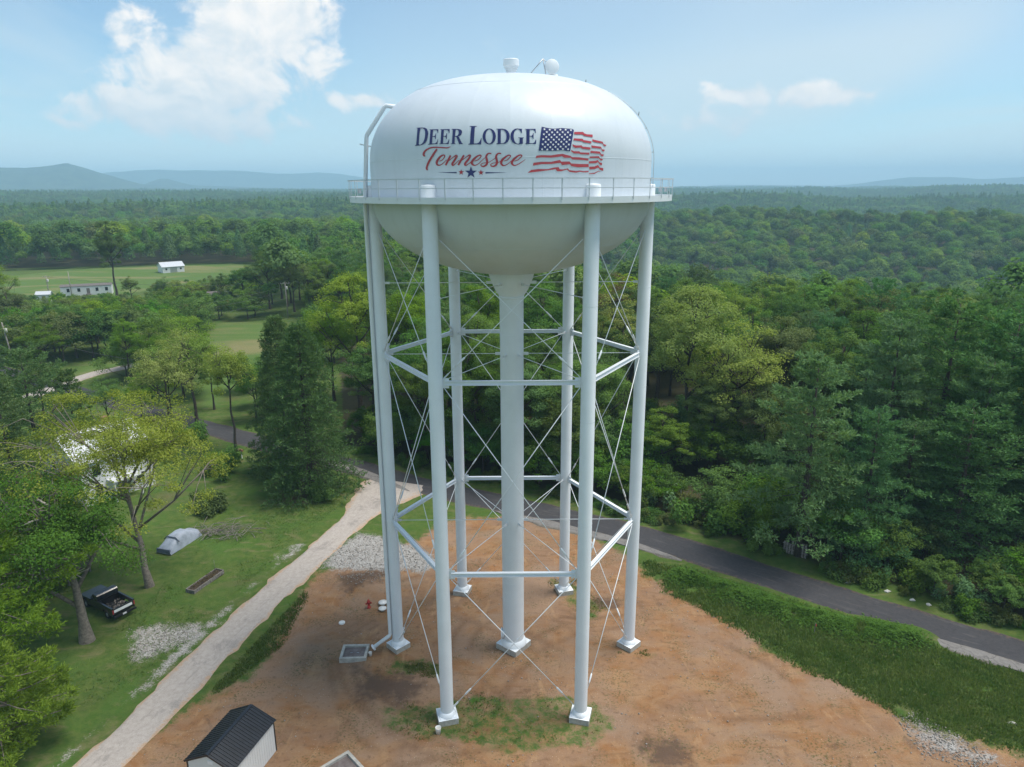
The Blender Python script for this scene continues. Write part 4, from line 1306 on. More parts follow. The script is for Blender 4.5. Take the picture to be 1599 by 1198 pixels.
def pine(name, seed, h, R_, base, whorls, per, tuft_n, needle, droop=0.0, up=0.35, power=0.75, clump=0.55, irregular=0.35, trunk_r=None, arms=None):
    r = np.random.default_rng(seed)
    tr = trunk_r or h * 0.013
    mb = MB()
    mb.tube([(0, 0, -0.3), (0, 0, h * .15), (r.normal() * .1, r.normal() * .1, h * .5), (0, 0, h * .985)], [tr * 1.5, tr * 1.15, tr * .75, 0.03], 8)
    Cs, Ns = [], []
    for w in range(whorls):
        t = (w + r.uniform(-.3, .3)) / whorls
        t = min(max(t, 0), 1)
        z = base + (h - base) * t
        prof_ = (1 - t) ** power * (0.55 + 0.45 * min(1, t * 5 + 0.5))
        a0 = r.uniform(0, 6.28)
        for k in range(per):
            L = R_ * prof_ * (1 + r.uniform(-irregular, irregular)) + 0.35
            a = a0 + 6.283 * k / per + r.uniform(-.35, .35)
            d = np.array([math.cos(a), math.sin(a), 0.0])
            side = np.array([-d[1], d[0], 0.0])
            sl = up * (t - 0.35) * 1.6 - droop
            e = np.array([0, 0, z]) + d * L + np.array([0, 0, sl * L])
            midp = np.array([0, 0, z]) + d * L * .5 + np.array([0, 0, sl * L * .5 - 0.05 * L])
            mb.tube([(0, 0, z), tuple(midp), tuple(e)], [max(.02, tr * .22 * (1 - t * .6)), .022, .008], 4, caps=False)
            nt = max(3, int(tuft_n * (0.4 + 0.6 * L / R_)))
            f = 0.25 + 0.75 * r.random(nt) ** 0.7
            wid = 0.30 * L * np.sin(np.pi * np.clip(f, 0.05, 0.97)) + 0.08
            lat = r.uniform(-1, 1, nt) * wid
            c = np.array([0, 0, z]) + d * (L * f)[:, None] + side * lat[:, None]
            c[:, 2] += sl * L * f - 0.05 * L * np.sin(np.pi * f) + r.normal(size=nt) * 0.06 - np.abs(lat) * droop * 0.6
            Cs.append(c)
            Ns.append(d * f[:, None] * 0.7 + side * (lat / (wid + 1e-6))[:, None] * 0.4 + np.array([0, 0, 0.6]))
    C = np.concatenate(Cs)
    D0 = np.concatenate(Ns)
    nper = needle[1]
    cc = np.repeat(C, nper, 0)
    dn = np.repeat(D0, nper, 0) + r.normal(size=cc.shape) * 0.75
    dn /= np.linalg.norm(dn, axis=1, keepdims=True)
    ln = needle[0] * r.uniform(.7, 1.3, (len(cc), 1))
    o = r.normal(size=cc.shape) * clump * 0.18
    p0 = cc + o
    p1 = p0 + dn * ln
    w_ = np.cross(dn, r.normal(size=cc.shape))
    w_ /= np.linalg.norm(w_, axis=1, keepdims=True) + 1e-9
    wd = needle[2] * r.uniform(.7, 1.3, (len(cc), 1))
    mid = (p0 + p1) / 2
    V = np.stack([p0, mid + w_ * wd, p1, mid - w_ * wd], 1).reshape(-1, 3)
    return mb, crown_mesh(name + '_crown', V, np.arange(len(V)).reshape(-1, 4), r.random(len(cc)))

def shrub_mesh(name, seed, R_, h, n, leaf, lumps=9):
    r = np.random.default_rng(seed)
    C = r.normal(size=(lumps, 3)) * np.array([R_ * .42, R_ * .42, 0])
    C[:, 2] = np.abs(r.normal(size=lumps)) * h * .28 + h * .18
    k = r.integers(0, lumps, n)
    d = rand_dirs(n, r)
    L = C[k] + d * (r.random((n, 1)) ** .4) * np.array([R_ * .42, R_ * .42, h * .36])
    L[:, 2] = np.abs(L[:, 2])
    V, Fq, rnd = leaf_quads(L, d * .7 + np.array([0, 0, .6]) + r.normal(size=d.shape) * .5, leaf, r=r)
    return crown_mesh(name, V, Fq, rnd)

# ---- shared shapes
KIND = {}
def keep(key, pair):
    mb, cm = pair
    me = bpy.data.meshes.new(key + '_trunk')
    me.from_pydata(mb.v, [], mb.f)
    me.polygons.foreach_set('use_smooth', mb.s)
    me.update()
    me.materials.append(M['barkdark'])
    cm.materials.append(LM['mid'])
    KIND[key] = (me, cm)

for i in range(6):      # forest broadleaves, unit height 20 m
    keep('broad%d' % i, broadleaf('broad%d' % i, 100 + i, 20, (5.2, 4.4, 5.8, 4.8, 4.2, 5.4)[i], (4.0, 5.5, 3.5, 4.5, 3, 5)[i], (85, 75, 100, 80, 70, 90)[i], 21000, 0.245, clump_r=0.25, limbs=8))
for i in range(3):      # looser crowns with branches showing
    keep('loose%d' % i, broadleaf('loose%d' % i, 200 + i, 18, (4.6, 5.2, 4.2)[i], 3.5, 95, 17000, 0.25, clump_r=0.25, limbs=10, open_=0.25, vflat=0.55, shell=0.3))
for i in range(4):
    keep('pine%d' % i, pine('pine%d' % i, 300 + i, 22, (5.4, 5.8, 5.0, 5.6)[i], (4, 3, 5, 2)[i], (17, 19, 16, 20)[i], 6, 34, (0.40, 7, 0.065), up=0.6, power=(0.5, 0.42, 0.55, .45)[i], irregular=0.6))
for i in range(2):
    keep('hemlock%d' % i, pine('hemlock%d' % i, 330 + i, 20, 5.2, 1.2, 40, 8, 26, (0.36, 5, 0.055), droop=0.22, up=0.25, power=0.62, irregular=0.3))
keep('understory0', broadleaf('understory0', 401, 8, 3.0, 0.8, 45, 6000, 0.26, clump_r=0.3, limbs=6))
keep('understory1', broadleaf('understory1', 402, 7, 3.4, 0.4, 50, 6500, 0.24, clump_r=0.3, limbs=6))
SHRUB = [shrub_mesh('shrub_a', 501, 1.6, 1.9, 2600, 0.20), shrub_mesh('shrub_b', 502, 1.9, 1.6, 3000, 0.18), shrub_mesh('shrub_c', 503, 1.3, 2.3, 2300, 0.19)]
for s in SHRUB:
    s.materials.append(LM['vine'])
BASEH = {'broad': 20, 'loose': 18, 'pine': 22, 'hemlock': 20, 'understory': 8}

def place(name, key, x, y, hgt, lm, label, cat='tree', group=None, wide=1.0, rz=None, bark=None, z=None):
    t, c = KIND[key]
    s = hgt / BASEH[key.rstrip('0123456789')]
    z = float(height(x, y)) if z is None else z
    o = empty(name, (x, y, z), random.uniform(0, 6.28) if rz is None else rz, label=label, cat=cat, group=group)
    o.scale = (s * wide, s * wide, s)
    a = link('trunk', t, None, o)
    b_ = link('crown', c, None, o)
    b_.material_slots[0].link = 'OBJECT'
    b_.material_slots[0].material = LM[lm]
    if bark:
        a.material_slots[0].link = 'OBJECT'
        a.material_slots[0].material = bark
    return o

def by_px(px, toprow, Y, x=None):
    return x_of(px, 560, Y) if x is None else x, top_z(px, toprow, Y)

PLACED = []     # (x, y, r)
def hero(name, key, px, toprow, Y, lm, label, wide=1.0, rz=None, bark=None, r=4.0, base_row=None):
    X = x_of(px, base_row if base_row else 600, Y)
    hgt = top_z(px, toprow, Y) - float(height(X, Y))
    PLACED.append((X, Y, r))
    return place(name, key, X, Y, hgt, lm, label, wide=wide, rz=rz, bark=bark)

# ---- large trees of the yard, each with its own crown
def own(name, pair, loc, lm, label, bark, r=4):
    mb, cm = pair
    o = empty(name, loc, label=label, cat='tree')
    mb.build('trunk', bark, o)
    link('crown', cm, LM[lm], o)
    PLACED.append((loc[0], loc[1], r))
    return o

oak = at(136, 1000)
o = own('oak_tree', broadleaf('yard_oak', 601, 14.0, 5.2, 2.3, 100, 42000, 0.19, clump_r=0.28, limbs=9, trunk_r=0.42, vflat=0.55, shell=.3, branch_n=8, lean=(-1.5, 0.6), open_=0.25), (oak[0], oak[1], 0), 'mid', 'thick-trunked yard tree with bleached dead limbs next to the black pickup', M['bark'])
mb = MB()
for a, z, L in ((0.2, 8.2, 3.6), (0.9, 7.0, 3.2), (3.6, 9.6, 4.2), (5.6, 6.0, 2.8), (2.7, 11.5, 3.4), (4.6, 10.8, 3.0)):
    p0 = Vector((-1.5 * z / 14, 0.6 * z / 14, z))
    d = Vector((math.cos(a), math.sin(a), 0.25))
    p1, p2 = p0 + d * L * .6, p0 + d * L + Vector((0, 0, -.15))
    mb.tube([p0, p1, p2], [.11, .06, .02], 6)
    for s in (-1, 1):
        q = Vector((-d.y, d.x, .25)) * s
        mb.tube([p1, p1 + (d * .5 + q * .8)], [.04, .012], 5)
        mb.tube([p0 + d * L * .35, p0 + d * L * .35 + (d * .5 + q * .7)], [.04, .012], 5)
mb.build('dead_limb', M['deadwood'], o)
t2 = at(234, 915)
own('maple_tree', broadleaf('yard_maple', 611, 18.4, 8.0, 4.2, 190, 56000, 0.19, clump_r=0.175, limbs=13, trunk_r=0.30, vflat=0.45, shell=.25, branch_n=8, lean=(-2.4, 2.6), open_=0.30), (t2[0], t2[1], 0), 'yellow', 'wide yellow-green tree spreading in front of the white house', M['bark'], 7)
own('maple_tree', broadleaf('thin_maple', 621, 15.8, 3.8, 6.0, 70, 13000, 0.22, clump_r=0.27, limbs=9, trunk_r=0.20, vflat=0.7, shell=.25, open_=0.30), (-38.3, 92.5, 0), 'yellow', 'slender sparse yellow-green tree by the mailbox', M['barkdark'], 3)
own('maple_tree', broadleaf('thin_maple_b', 631, 17.0, 4.8, 4.5, 80, 17000, 0.22, clump_r=0.25, limbs=10, trunk_r=0.24, vflat=0.7, shell=.25, open_=0.30), (-47.0, 93.0, 0), 'yellow', 'airy yellow-green tree behind the white house', M['barkdark'], 3)
hero('hemlock_tree', 'hemlock0', 487, 505, 78.6, 'hemlock', 'tall dark hemlock with drooping boughs at the lane junction', wide=1.0, base_row=765)
hero('hemlock_tree', 'hemlock1', 450, 492, 85.0, 'hemlock', 'second dark hemlock just behind the one at the junction', wide=0.85, base_row=720)

# bright pine boughs reaching in at the lower left
def bough(mbt, Cs, base, d, L, r, sag=0.10):
    side = np.array([-d[1], d[0], 0.0])
    e = base + d * L
    mbt.tube([tuple(base), tuple(base + d * L * .5 - np.array([0, 0, sag * L * .4])), tuple(e)], [.07, .04, .012], 5, caps=False)
    nt = int(60 * L / 4)
    f = .18 + .82 * r.random(nt) ** .75
    lat = r.uniform(-1, 1, nt) * (.30 * L * np.sin(np.pi * np.clip(f, .04, .96)) + .10)
    c = base + d * (L * f)[:, None] + side * lat[:, None]
    c[:, 2] += -sag * L * np.sin(np.pi * f) * .6 + r.normal(size=nt) * .10
    Cs.append((c, d * .7 + np.array([0, 0, .35]) + side * np.sign(lat)[:, None] * .5))
def near_pine(loc, seed, tiers, label, tr, r0):
    r_ = np.random.default_rng(seed)
    hh = tiers[-1][0] + .8
    mbt = MB().tube([(0, 0, -.3), (0, 0, hh * .3), (.1, 0, hh * .66), (0, 0, hh)], [tr, tr * .8, tr * .5, .03], 10)
    Cs = []
    for z, n, L0 in tiers:
        a0 = r_.uniform(0, 6.28)
        for k in range(n):
            a = a0 + 6.283 * k / n + r_.uniform(-.25, .25)
            d = np.array([math.cos(a), math.sin(a), .06])
            bough(mbt, Cs, np.array([0, 0, z + r_.uniform(-.3, .3)]), d, L0 * r_.uniform(.8, 1.15), r_)
    C = np.concatenate([c for c, _ in Cs])
    D0 = np.concatenate([d for _, d in Cs])
    cc = np.repeat(C, 10, 0)
    dn = np.repeat(D0, 10, 0) + r_.normal(size=cc.shape) * .65
    dn /= np.linalg.norm(dn, axis=1, keepdims=True)
    p0 = cc + r_.normal(size=cc.shape) * .10
    ln = .34 * r_.uniform(.7, 1.3, (len(cc), 1))
    w_ = np.cross(dn, r_.normal(size=cc.shape))
    w_ /= np.linalg.norm(w_, axis=1, keepdims=True)
    V = np.stack([p0, p0 + dn * ln * .5 + w_ * .038, p0 + dn * ln, p0 + dn * ln * .5 - w_ * .038], 1).reshape(-1, 3)
    own('pine_tree', (mbt, crown_mesh('near_pine_crown', V, np.arange(len(V)).reshape(-1, 4), r_.random(len(cc)))), loc, 'pinebright', label, M['bark'], r0)
near_pine((-38.8, 45.0, 0), 77, ((4.0, 5, 5.0), (5.5, 6, 6.8), (7.0, 6, 7.6), (8.4, 7, 7.0), (9.6, 7, 5.6), (10.8, 6, 4.0), (11.8, 6, 2.6), (12.6, 5, 1.4)), 'bright green pine at the left edge whose boughs reach past the thick trunk', .36, 6)
near_pine((-32.6, 37.6, 0), 78, ((1.6, 6, 3.4), (2.6, 7, 4.2), (3.6, 7, 4.6), (4.6, 7, 4.2), (5.6, 7, 3.4), (6.6, 6, 2.4), (7.5, 5, 1.4), (8.2, 5, .8)), 'bright green young pine in the lower left corner', .22, 4)

# ---- named trees: name, shape, px, top row, distance, leaves, label, width
for a in (
 ('pine_tree', 'pine1', 40, 545, 84, 'hemlock', 'dark pine at the left edge behind the brown roof', 1.15),
 ('pine_tree', 'pine0', 105, 575, 90, 'hemlock', 'dark pine between the left-edge pine and the white house', 1.05),
 ('pine_tree', 'pine2', -10, 590, 72, 'hemlock', 'dark pine cut by the left picture edge below the utility pole', 1.1),
 ('broadleaf_tree', 'broad0', 128, 468, 150, 'dark', 'round dark tree on the lawn above the curving path', 1.0),
 ('broadleaf_tree', 'broad3', 95, 475, 156, 'dark', 'round dark tree left of the one above the path', 0.9),
 ('broadleaf_tree', 'broad1', 205, 500, 128, 'bright', 'bright green round tree beside the curving path', 0.95),
 ('broadleaf_tree', 'broad2', 245, 512, 122, 'mid', 'mid green tree right of the bright round one', 0.9),
 ('broadleaf_tree', 'loose1', 300, 495, 104, 'yellow', 'tall airy yellow-green tree in front of the pale field', 0.9),
 ('broadleaf_tree', 'loose2', 40, 445, 165, 'olive', 'olive tree over the small white roofs at the left', 1.3),
 ('broadleaf_tree', 'broad5', 15, 410, 185, 'bright', 'bright green tree at the left edge near the mobile home', 1.0),
 ('broadleaf_tree', 'broad4', 204, 345, 236, 'dark', 'tall dark tree standing in the field right of the mobile home', 0.9),
 ('broadleaf_tree', 'loose0', 226, 430, 228, 'olive', 'grey-green scrubby tree at the foot of the tall field tree', 1.3),
 ('broadleaf_tree', 'broad2', 275, 432, 224, 'dark', 'round dark tree in front of the grey-roofed house', 1.0),
 ('broadleaf_tree', 'broad0', 395, 412, 214, 'dark', 'very broad dark tree right of the grey-roofed house', 1.35),
 ('broadleaf_tree', 'broad3', 362, 425, 218, 'dark', 'dark tree touching the grey-roofed house', 1.1),
 ('broadleaf_tree', 'loose1', 470, 398, 208, 'olive', 'half-bare olive tree behind the roadside utility pole', 1.0),
 ('broadleaf_tree', 'broad1', 520, 410, 180, 'dark', 'dark tree behind the yellow-green ones left of the tower', 1.0),
 ('broadleaf_tree', 'broad5', 562, 432, 112, 'bright', 'bright yellow-green tree just left of the tower legs', 1.0),
 ('broadleaf_tree', 'broad2', 520, 470, 116, 'bright', 'bright green tree left of the brightest one by the tower', 0.9),
 ('broadleaf_tree', 'broad0', 640, 436, 116, 'bright', 'bright yellow-green tree seen between the left tower legs', 0.9),
 ('broadleaf_tree', 'broad3', 585, 560, 104, 'mid', 'low green tree under the bright ones beyond the junction', 1.5),
 ('broadleaf_tree', 'broad1', 758, 442, 112, 'mid', 'green tree behind the tower left of its riser', 1.0),
 ('broadleaf_tree', 'broad4', 850, 440, 110, 'mid', 'green tree behind the tower right of its riser', 1.1),
 ('broadleaf_tree', 'loose0', 960, 420, 130, 'brown', 'brownish turning tree seen under the tank at the right', 1.0),
 ('broadleaf_tree', 'loose2', 955, 452, 108, 'yellow', 'yellow-green tree seen between the right tower legs', 1.1),
 ('broadleaf_tree', 'broad5', 1072, 452, 90, 'yellow', 'pale yellow-green tree right of the tower, brightest of the woods', 1.0),
 ('broadleaf_tree', 'loose1', 1150, 505, 86, 'yellow', 'pale leaning yellow-green tree beside the brightest one', 1.15),
 ('broadleaf_tree', 'broad0', 1225, 480, 93, 'olive', 'rounded olive-green tree right of the pale yellow ones', 1.0),
 ('broadleaf_tree', 'broad2', 1140, 440, 128, 'bright', 'fresh green tree behind the pale yellow ones', 1.1),
 ('broadleaf_tree', 'broad3', 1215, 432, 138, 'bright', 'fresh green spreading tree in the woods right of centre', 1.2),
 ('broadleaf_tree', 'loose0', 1370, 448, 112, 'olive', 'pale olive loose tree between the white pines', 1.1),
 ('broadleaf_tree', 'broad4', 1040, 640, 80, 'mid', 'low green tree against the right tower leg', 1.6),
 ('broadleaf_tree', 'broad1', 1120, 590, 84, 'mid', 'mid green tree under the pale leaning one', 1.2),
 ('broadleaf_tree', 'broad3', 1290, 520, 88, 'mid', 'rounded mid green tree between the olive one and the pines', 1.0),
 ('broadleaf_tree', 'broad5', 1200, 600, 82, 'olive', 'lower olive tree in front of the rounded olive one', 1.15),
 ('broadleaf_tree', 'broad4', 1255, 650, 77, 'mid', 'low leafy tree at the edge of the woods left of the pine row', 1.3),
 ('broadleaf_tree', 'broad0', 60, 560, 108, 'olive', 'olive tree at the left beyond the dark pines', 1.2),
 ('broadleaf_tree', 'broad2', 160, 590, 104, 'mid', 'mid green tree screening the road above the white house', 1.2),
 ('broadleaf_tree', 'broad1', 215, 585, 102, 'bright', 'fresh green tree screening the road right of the white house', 1.1),
 ('broadleaf_tree', 'broad5', 262, 560, 108, 'bright', 'fresh green tree left of the airy yellow-green one', 1.0),
 ('broadleaf_tree', 'broad3', 70, 500, 128, 'mid', 'mid green tree below the leaning pole', 1.2),
 ('broadleaf_tree', 'broad4', 330, 545, 112, 'bright', 'fresh green tree behind the slender sparse one', 0.9),
 ('broadleaf_tree', 'broad2', 395, 560, 106, 'mid', 'mid green tree between the slender tree and the hemlocks', 1.1),
 ('broadleaf_tree', 'broad0', 165, 480, 165, 'dark', 'dark tree right of the small sheds', 1.1),
 ('broadleaf_tree', 'loose0', 330, 455, 190, 'olive', 'olive tree in front of the grey-roofed house', 1.1),
 ('pine_tree', 'pine0', 1395, 500, 72, 'pine', 'blue-green white pine, left one of the row by the road', 1.05),
 ('pine_tree', 'pine1', 1480, 470, 74, 'pine', 'tallest blue-green white pine of the row by the road', 1.15),
 ('pine_tree', 'pine3', 1575, 490, 70, 'pine', 'blue-green white pine near the right picture edge', 1.15),
 ('pine_tree', 'pine2', 1660, 480, 66, 'pine', 'blue-green white pine cut by the right picture edge', 1.15),
 ('pine_tree', 'pine3', 1530, 640, 62, 'pine', 'shorter blue-green pine leaning over the road at the right', 1.45),
 ('pine_tree', 'pine0', 1440, 660, 65, 'pine', 'shorter blue-green pine with low boughs over the verge', 1.4),
 ('pine_tree', 'pine2', 1352, 560, 78, 'pine', 'blue-green pine with gaps at the left end of the pine row', 1.0),
 ('broadleaf_tree', 'loose2', 1275, 610, 74, 'olive', 'thin vine-hung tree at the edge of the woods left of the pines', 1.0),
 ('broadleaf_tree', 'loose0', 1305, 700, 66, 'mid', 'small roadside tree with yellowing leaves below the pines', 1.1)):
    hero(*a[:7], wide=a[7])

# ---- woods: individuals near, one mass beyond
def in_view(x, y, m=120):
    d = math.hypot(x, y)
    return abs(math.degrees(math.atan2(x, y))) < 44
HOUSES = [(-147.5, 246, 13), (-149.5, 313, 9), (-94.5, 219, 10), (-47, 79, 9), (-33.6, 53, 4), (-34, 63.5, 4), (-103.6, 143.9, 2), (-62.8, 197.5, 3), (-155, 246, 3), (19.5, 77.8, 2.5), (20, 88, 4), (-37.5, 57, 9), (-60, 80, 5), (-110, 205, 6), (-122, 232, 6)]
def wood_ok(x, y, rr=3.0):
    if open_sd(np.array(x), np.array(y)) > -1.5: return False
    rs = float(np.interp(x, [q[0] for q in ROAD], [q[1] for q in ROAD]))
    if y < rs + 6.2: return False
    for hx, hy, hr in HOUSES:
        if math.hypot(x - hx, y - hy) < hr: return False
    for px_, py_, pr in PLACED:
        if math.hypot(x - px_, y - py_) < max(rr, pr * 0.9): return False
    return True
cand = []
rw = random.Random(5)
tries = 0
while tries < 9000:
    tries += 1
    x, y = rw.uniform(-190, 190), rw.uniform(62, 400)
    if not in_view(x, y): continue
    if math.degrees(math.atan2(x, y)) < -19.0 and y < 346: continue
    if x < -25 and y < 172: continue
    if -19.2 < math.degrees(math.atan2(x, y)) < -15.6 and y < 200: continue
    if 7.5 < math.degrees(math.atan2(x, y)) < 20.5 and y < 100: continue
    gap = 4.6 if y < 150 else 5.4
    if not wood_ok(x, y, gap): continue
    PLACED.append((x, y, gap))
    cand.append((x, y))
cand.sort(key=lambda q: math.hypot(*q) * (1.0 if q[0] > -30 else 0.8) + (400 if abs(math.degrees(math.atan2(*q))) > 37 and math.hypot(*q) > 90 else 0))
NEAR, REST = cand[:285], cand[285:]
for i, (x, y) in enumerate(NEAR):
    u = rw.random()
    az_ = math.degrees(math.atan2(x, y))
    side = ('beyond the fields at the far left', 'left of the tower', 'seen between the tower legs', 'just right of the tower', 'behind the pale yellow trees', 'behind the white pines')[int(np.digitize(az_, (-20, -10, 10, 16, 24)))]
    side += (' by the road', '', ', far back')[int(np.digitize(math.hypot(x, y), (105, 165)))]
    if az_ > 22 and y < 120 and u < 0.45 or (y > 140 and u < 0.10):
        place('pine_tree', 'pine%d' % rw.randrange(4), x, y, rw.uniform(15, 20), 'pine', 'blue-green pine in the woods ' + side, group='pines in the woods ' + side, wide=rw.uniform(.9, 1.15))
    elif u < 0.32:
        place('broadleaf_tree', 'broad%d' % rw.randrange(6), x, y, rw.uniform(14, 18), 'mid', 'mid green leafy tree in the woods ' + side, group='mid green trees in the woods ' + side, wide=rw.uniform(.9, 1.15))
    elif u < 0.42:
        place('broadleaf_tree', 'loose%d' % rw.randrange(3), x, y, rw.uniform(13, 17), 'olive', 'olive loose-crowned tree in the woods ' + side, group='olive trees in the woods ' + side, wide=rw.uniform(.9, 1.2))
    elif u < 0.50:
        place('broadleaf_tree', 'broad%d' % rw.randrange(6), x, y, rw.uniform(14, 17), 'bright', 'fresh green leafy tree in the woods ' + side, group='fresh green trees in the woods ' + side, wide=rw.uniform(.9, 1.15))
    else:
        place('broadleaf_tree', 'broad%d' % rw.randrange(6), x, y, rw.uniform(14, 18.5), 'dark', 'dark green leafy tree in the woods ' + side, group='dark green trees in the woods ' + side, wide=rw.uniform(.9, 1.2))

def road_zone(x, y):
    az_ = math.degrees(math.atan2(x, y))
    return ('left of the tower legs', 'between left leg and riser', 'between riser and right leg', 'just right of the tower', 'left of the pines', 'under the pines', 'near the right edge')[int(np.digitize(az_, (-9.5, 0, 9.5, 17, 24, 31)))]
# understory trees along the wood's edge
for i in range(80):
    x = rw.uniform(-24, 62)
    rs = float(np.interp(x, [q[0] for q in ROAD], [q[1] for q in ROAD]))
    y = rs + rw.uniform(6.0, 15)
    place('understory_tree', 'understory%d' % rw.randrange(2), x, y, rw.uniform(3.5, 7.5), rw.choice(('dark', 'mid', 'mid', 'vine')), 'low leafy tree at the edge of the woods ' + road_zone(x, y), group='understory ' + road_zone(x, y), wide=rw.uniform(1, 1.3))
for i in range(44):
    x = rw.uniform(7, 38)
    rs = float(np.interp(x, [q[0] for q in ROAD], [q[1] for q in ROAD]))
    y = rs + rw.uniform(13, 34)
    place('understory_tree', 'understory%d' % rw.randrange(2), x, y, rw.uniform(5, 9.5), rw.choice(('dark', 'mid', 'dark', 'hemlock')), 'shaded low tree deep under the woods ' + road_zone(x, y), group='deep understory ' + road_zone(x, y), wide=rw.uniform(.9, 1.2))
# low growth over the left middle ground
k_ = 0
tr_ = 0
while k_ < 300 and tr_ < 9000:
    tr_ += 1
    x, y = rw.uniform(-190, -34), rw.uniform(104, 300)
    az_ = math.degrees(math.atan2(x, y))
    if not -40 < az_ < -13.5 or open_sd(np.array(x), np.array(y)) > -1.0: continue
    if abs(seg_dist(np.array(x), np.array(y), ROAD)) < 6.5 or y < np.interp(x, [q[0] for q in ROAD], [q[1] for q in ROAD]): continue
    if any(math.hypot(x - a_, y - b_) < c_ * .8 for a_, b_, c_ in HOUSES): continue
    if any(math.hypot(x - a_, y - b_) < 3.0 for a_, b_, c_ in PLACED): continue
    hcap = min(12.0, CAM_H * (1 - y / (258.0 if az_ < -27 else 296.0)) * .95)
    if hcap < 1.8:
        if y < 225 or rw.random() < .5: continue
        hcap = 2.2
    if -19.5 < az_ < -15.5 and y > 115: hcap = min(hcap, CAM_H * (1 - y / 150.0))
    if hcap < 1.6: continue
    k_ += 1
    PLACED.append((x, y, 3.4))
    lm_ = rw.choice(('mid', 'olive', 'dark', 'olive', 'mid', 'bright'))
    yz = (('by the leaning pole', 'around the small sheds', 'near the mobile home'), ('beside the curving path', 'right of the small sheds', 'below the barn'), ('by the road behind the slender tree', 'beside the pale meadow', 'around the grey-roofed house'))[int(np.digitize(az_, (-31, -24)))][int(np.digitize(y, (160, 205)))]
    word = {'mid': 'mid green', 'olive': 'grey-olive', 'dark': 'dark green', 'bright': 'fresh green'}[lm_]
    place('small_tree', 'understory%d' % rw.randrange(2), x, y, hcap * rw.uniform(.6, 1.0), lm_, word + ' small tree ' + yz, group=word + ' small trees ' + yz, wide=rw.uniform(.9, 1.2))
# shrubs
def shrub(x, y, s, lm, label, k, group=None, sz=1.0):
    o = link('shrub', SHRUB[k], None, None, (x, y, float(height(x, y)) - 0.05))
    o.material_slots[0].link = 'OBJECT'
    o.material_slots[0].material = LM[lm]
    o.scale = (s, s, s * sz)
    o.rotation_euler.z = rw.uniform(0, 6)
    return tag(o, label, 'shrub', group)
for (px, py, s, lm, k, lab) in ((1120, 822, 2.1, 'vine', 0, 'big rounded green shrub at the road edge right of the tower'), (1175, 838, 1.5, 'vine', 2, 'green shrub joined to the big rounded one at its right'),
        (1075, 800, 1.6, 'weed', 1, 'yellowish shrub between the white tank and the road'), (1015, 790, 1.7, 'pine', 2, 'silvery green shrub against the right tower leg'), (1032, 770, 1.2, 'mid', 0, 'small shrub in front of the white tank'),
        (1350, 905, 1.3, 'dark', 1, 'dark shrub on the verge below the pines'), (1430, 915, 1.2, 'dark', 0, 'dark shrub on the verge left of the right pines'), (1500, 940, 1.3, 'pine', 2, 'blue-green shrub on the verge at the right'),
        (500, 775, 1.1, 'mid', 0, 'shrub under the hemlock by the junction'), (465, 758, 1.2, 'hemlock', 1, 'dark shrub at the hemlock foot'), (350, 740, 1.9, 'vine', 2, 'leafy green shrub right of the white house'), (330, 800, 1.3, 'olive', 0, 'brushy shrub on the lawn edge'),
        (355, 718, 0.8, 'mid', 1, 'small shrub at the foot of the slender tree'), (300, 690, 1.6, 'mid', 0, 'round shrub behind the wide yellow-green tree')):
    x, y = at(px, py)
    shrub(x, y, s, lm, lab, k)
for i in range(58):
    x = rw.uniform(-26, 62)
    rs = float(np.interp(x, [q[0] for q in ROAD], [q[1] for q in ROAD]))
    y = rs + rw.uniform(4.6, 6.6)
    shrub(x, y, rw.uniform(.5, 1.0), rw.choice(('vine', 'dark', 'mid', 'weed')), 'small leafy shrub on the far road verge ' + road_zone(x, y), rw.randrange(3), 'verge shrubs ' + road_zone(x, y), rw.uniform(.7, 1.1))

# ---- the far wood as one mass (point cloud of trees)
FAR = bpy.data.collections.new('far_wood_sources')
def lod(name, seed, kind):
    r = np.random.default_rng(seed)
    if kind == 'pine':
        n = 760
        t = r.random(n) ** .7
        a = r.uniform(0, 6.28, n)
        rad = 3.8 * (1 - t) ** .6 * r.uniform(.55, 1.05, n)
        L = np.stack([np.cos(a) * rad, np.sin(a) * rad, 4 + 13.5 * t], 1)
        Nn = np.stack([np.cos(a), np.sin(a), np.full(n, .7)], 1) + r.normal(size=(n, 3)) * .35
        V, Fq, rn = leaf_quads(L, Nn, 0.80, .65, r)
    else:
        n = 1050
        D = rand_dirs(26, r)
        D[:, 2] = np.abs(D[:, 2]) * .9 - .25
        C = D * np.array([3.8, 3.8, 5.2]) * r.uniform(.7, 1.05, (26, 1)) + np.array([0, 0, 11])
        k = r.integers(0, 26, n)
        d = rand_dirs(n, r)
        L = C[k] + d * r.random((n, 1)) ** .4 * np.array([1.7, 1.7, 1.3])
        Nn = d * .6 + (L - np.array([0, 0, 9])) / 6 + np.array([0, 0, .5]) + r.normal(size=d.shape) * .3
        V, Fq, rn = leaf_quads(L, Nn, 0.72, .75, r)
    return V, Fq, rn
def lod_obj(name, V, Fq, rn, lm):
    me = crown_mesh(name, V, Fq, rn)
    me.materials.append(LM[lm])
    o = bpy.data.objects.new(name, me)
    FAR.objects.link(o)
SETS = []
for i, (k, lm) in enumerate((('b', 'dark'), ('b', 'dark'), ('b', 'mid'), ('b', 'mid'), ('b', 'olive'), ('b', 'bright'), ('p', 'pine'), ('p', 'pine'), ('p', 'hemlock'))):
    lod_obj('a%02d' % i, *lod('a', 700 + i, 'pine' if k == 'p' else 'broad'), lm)
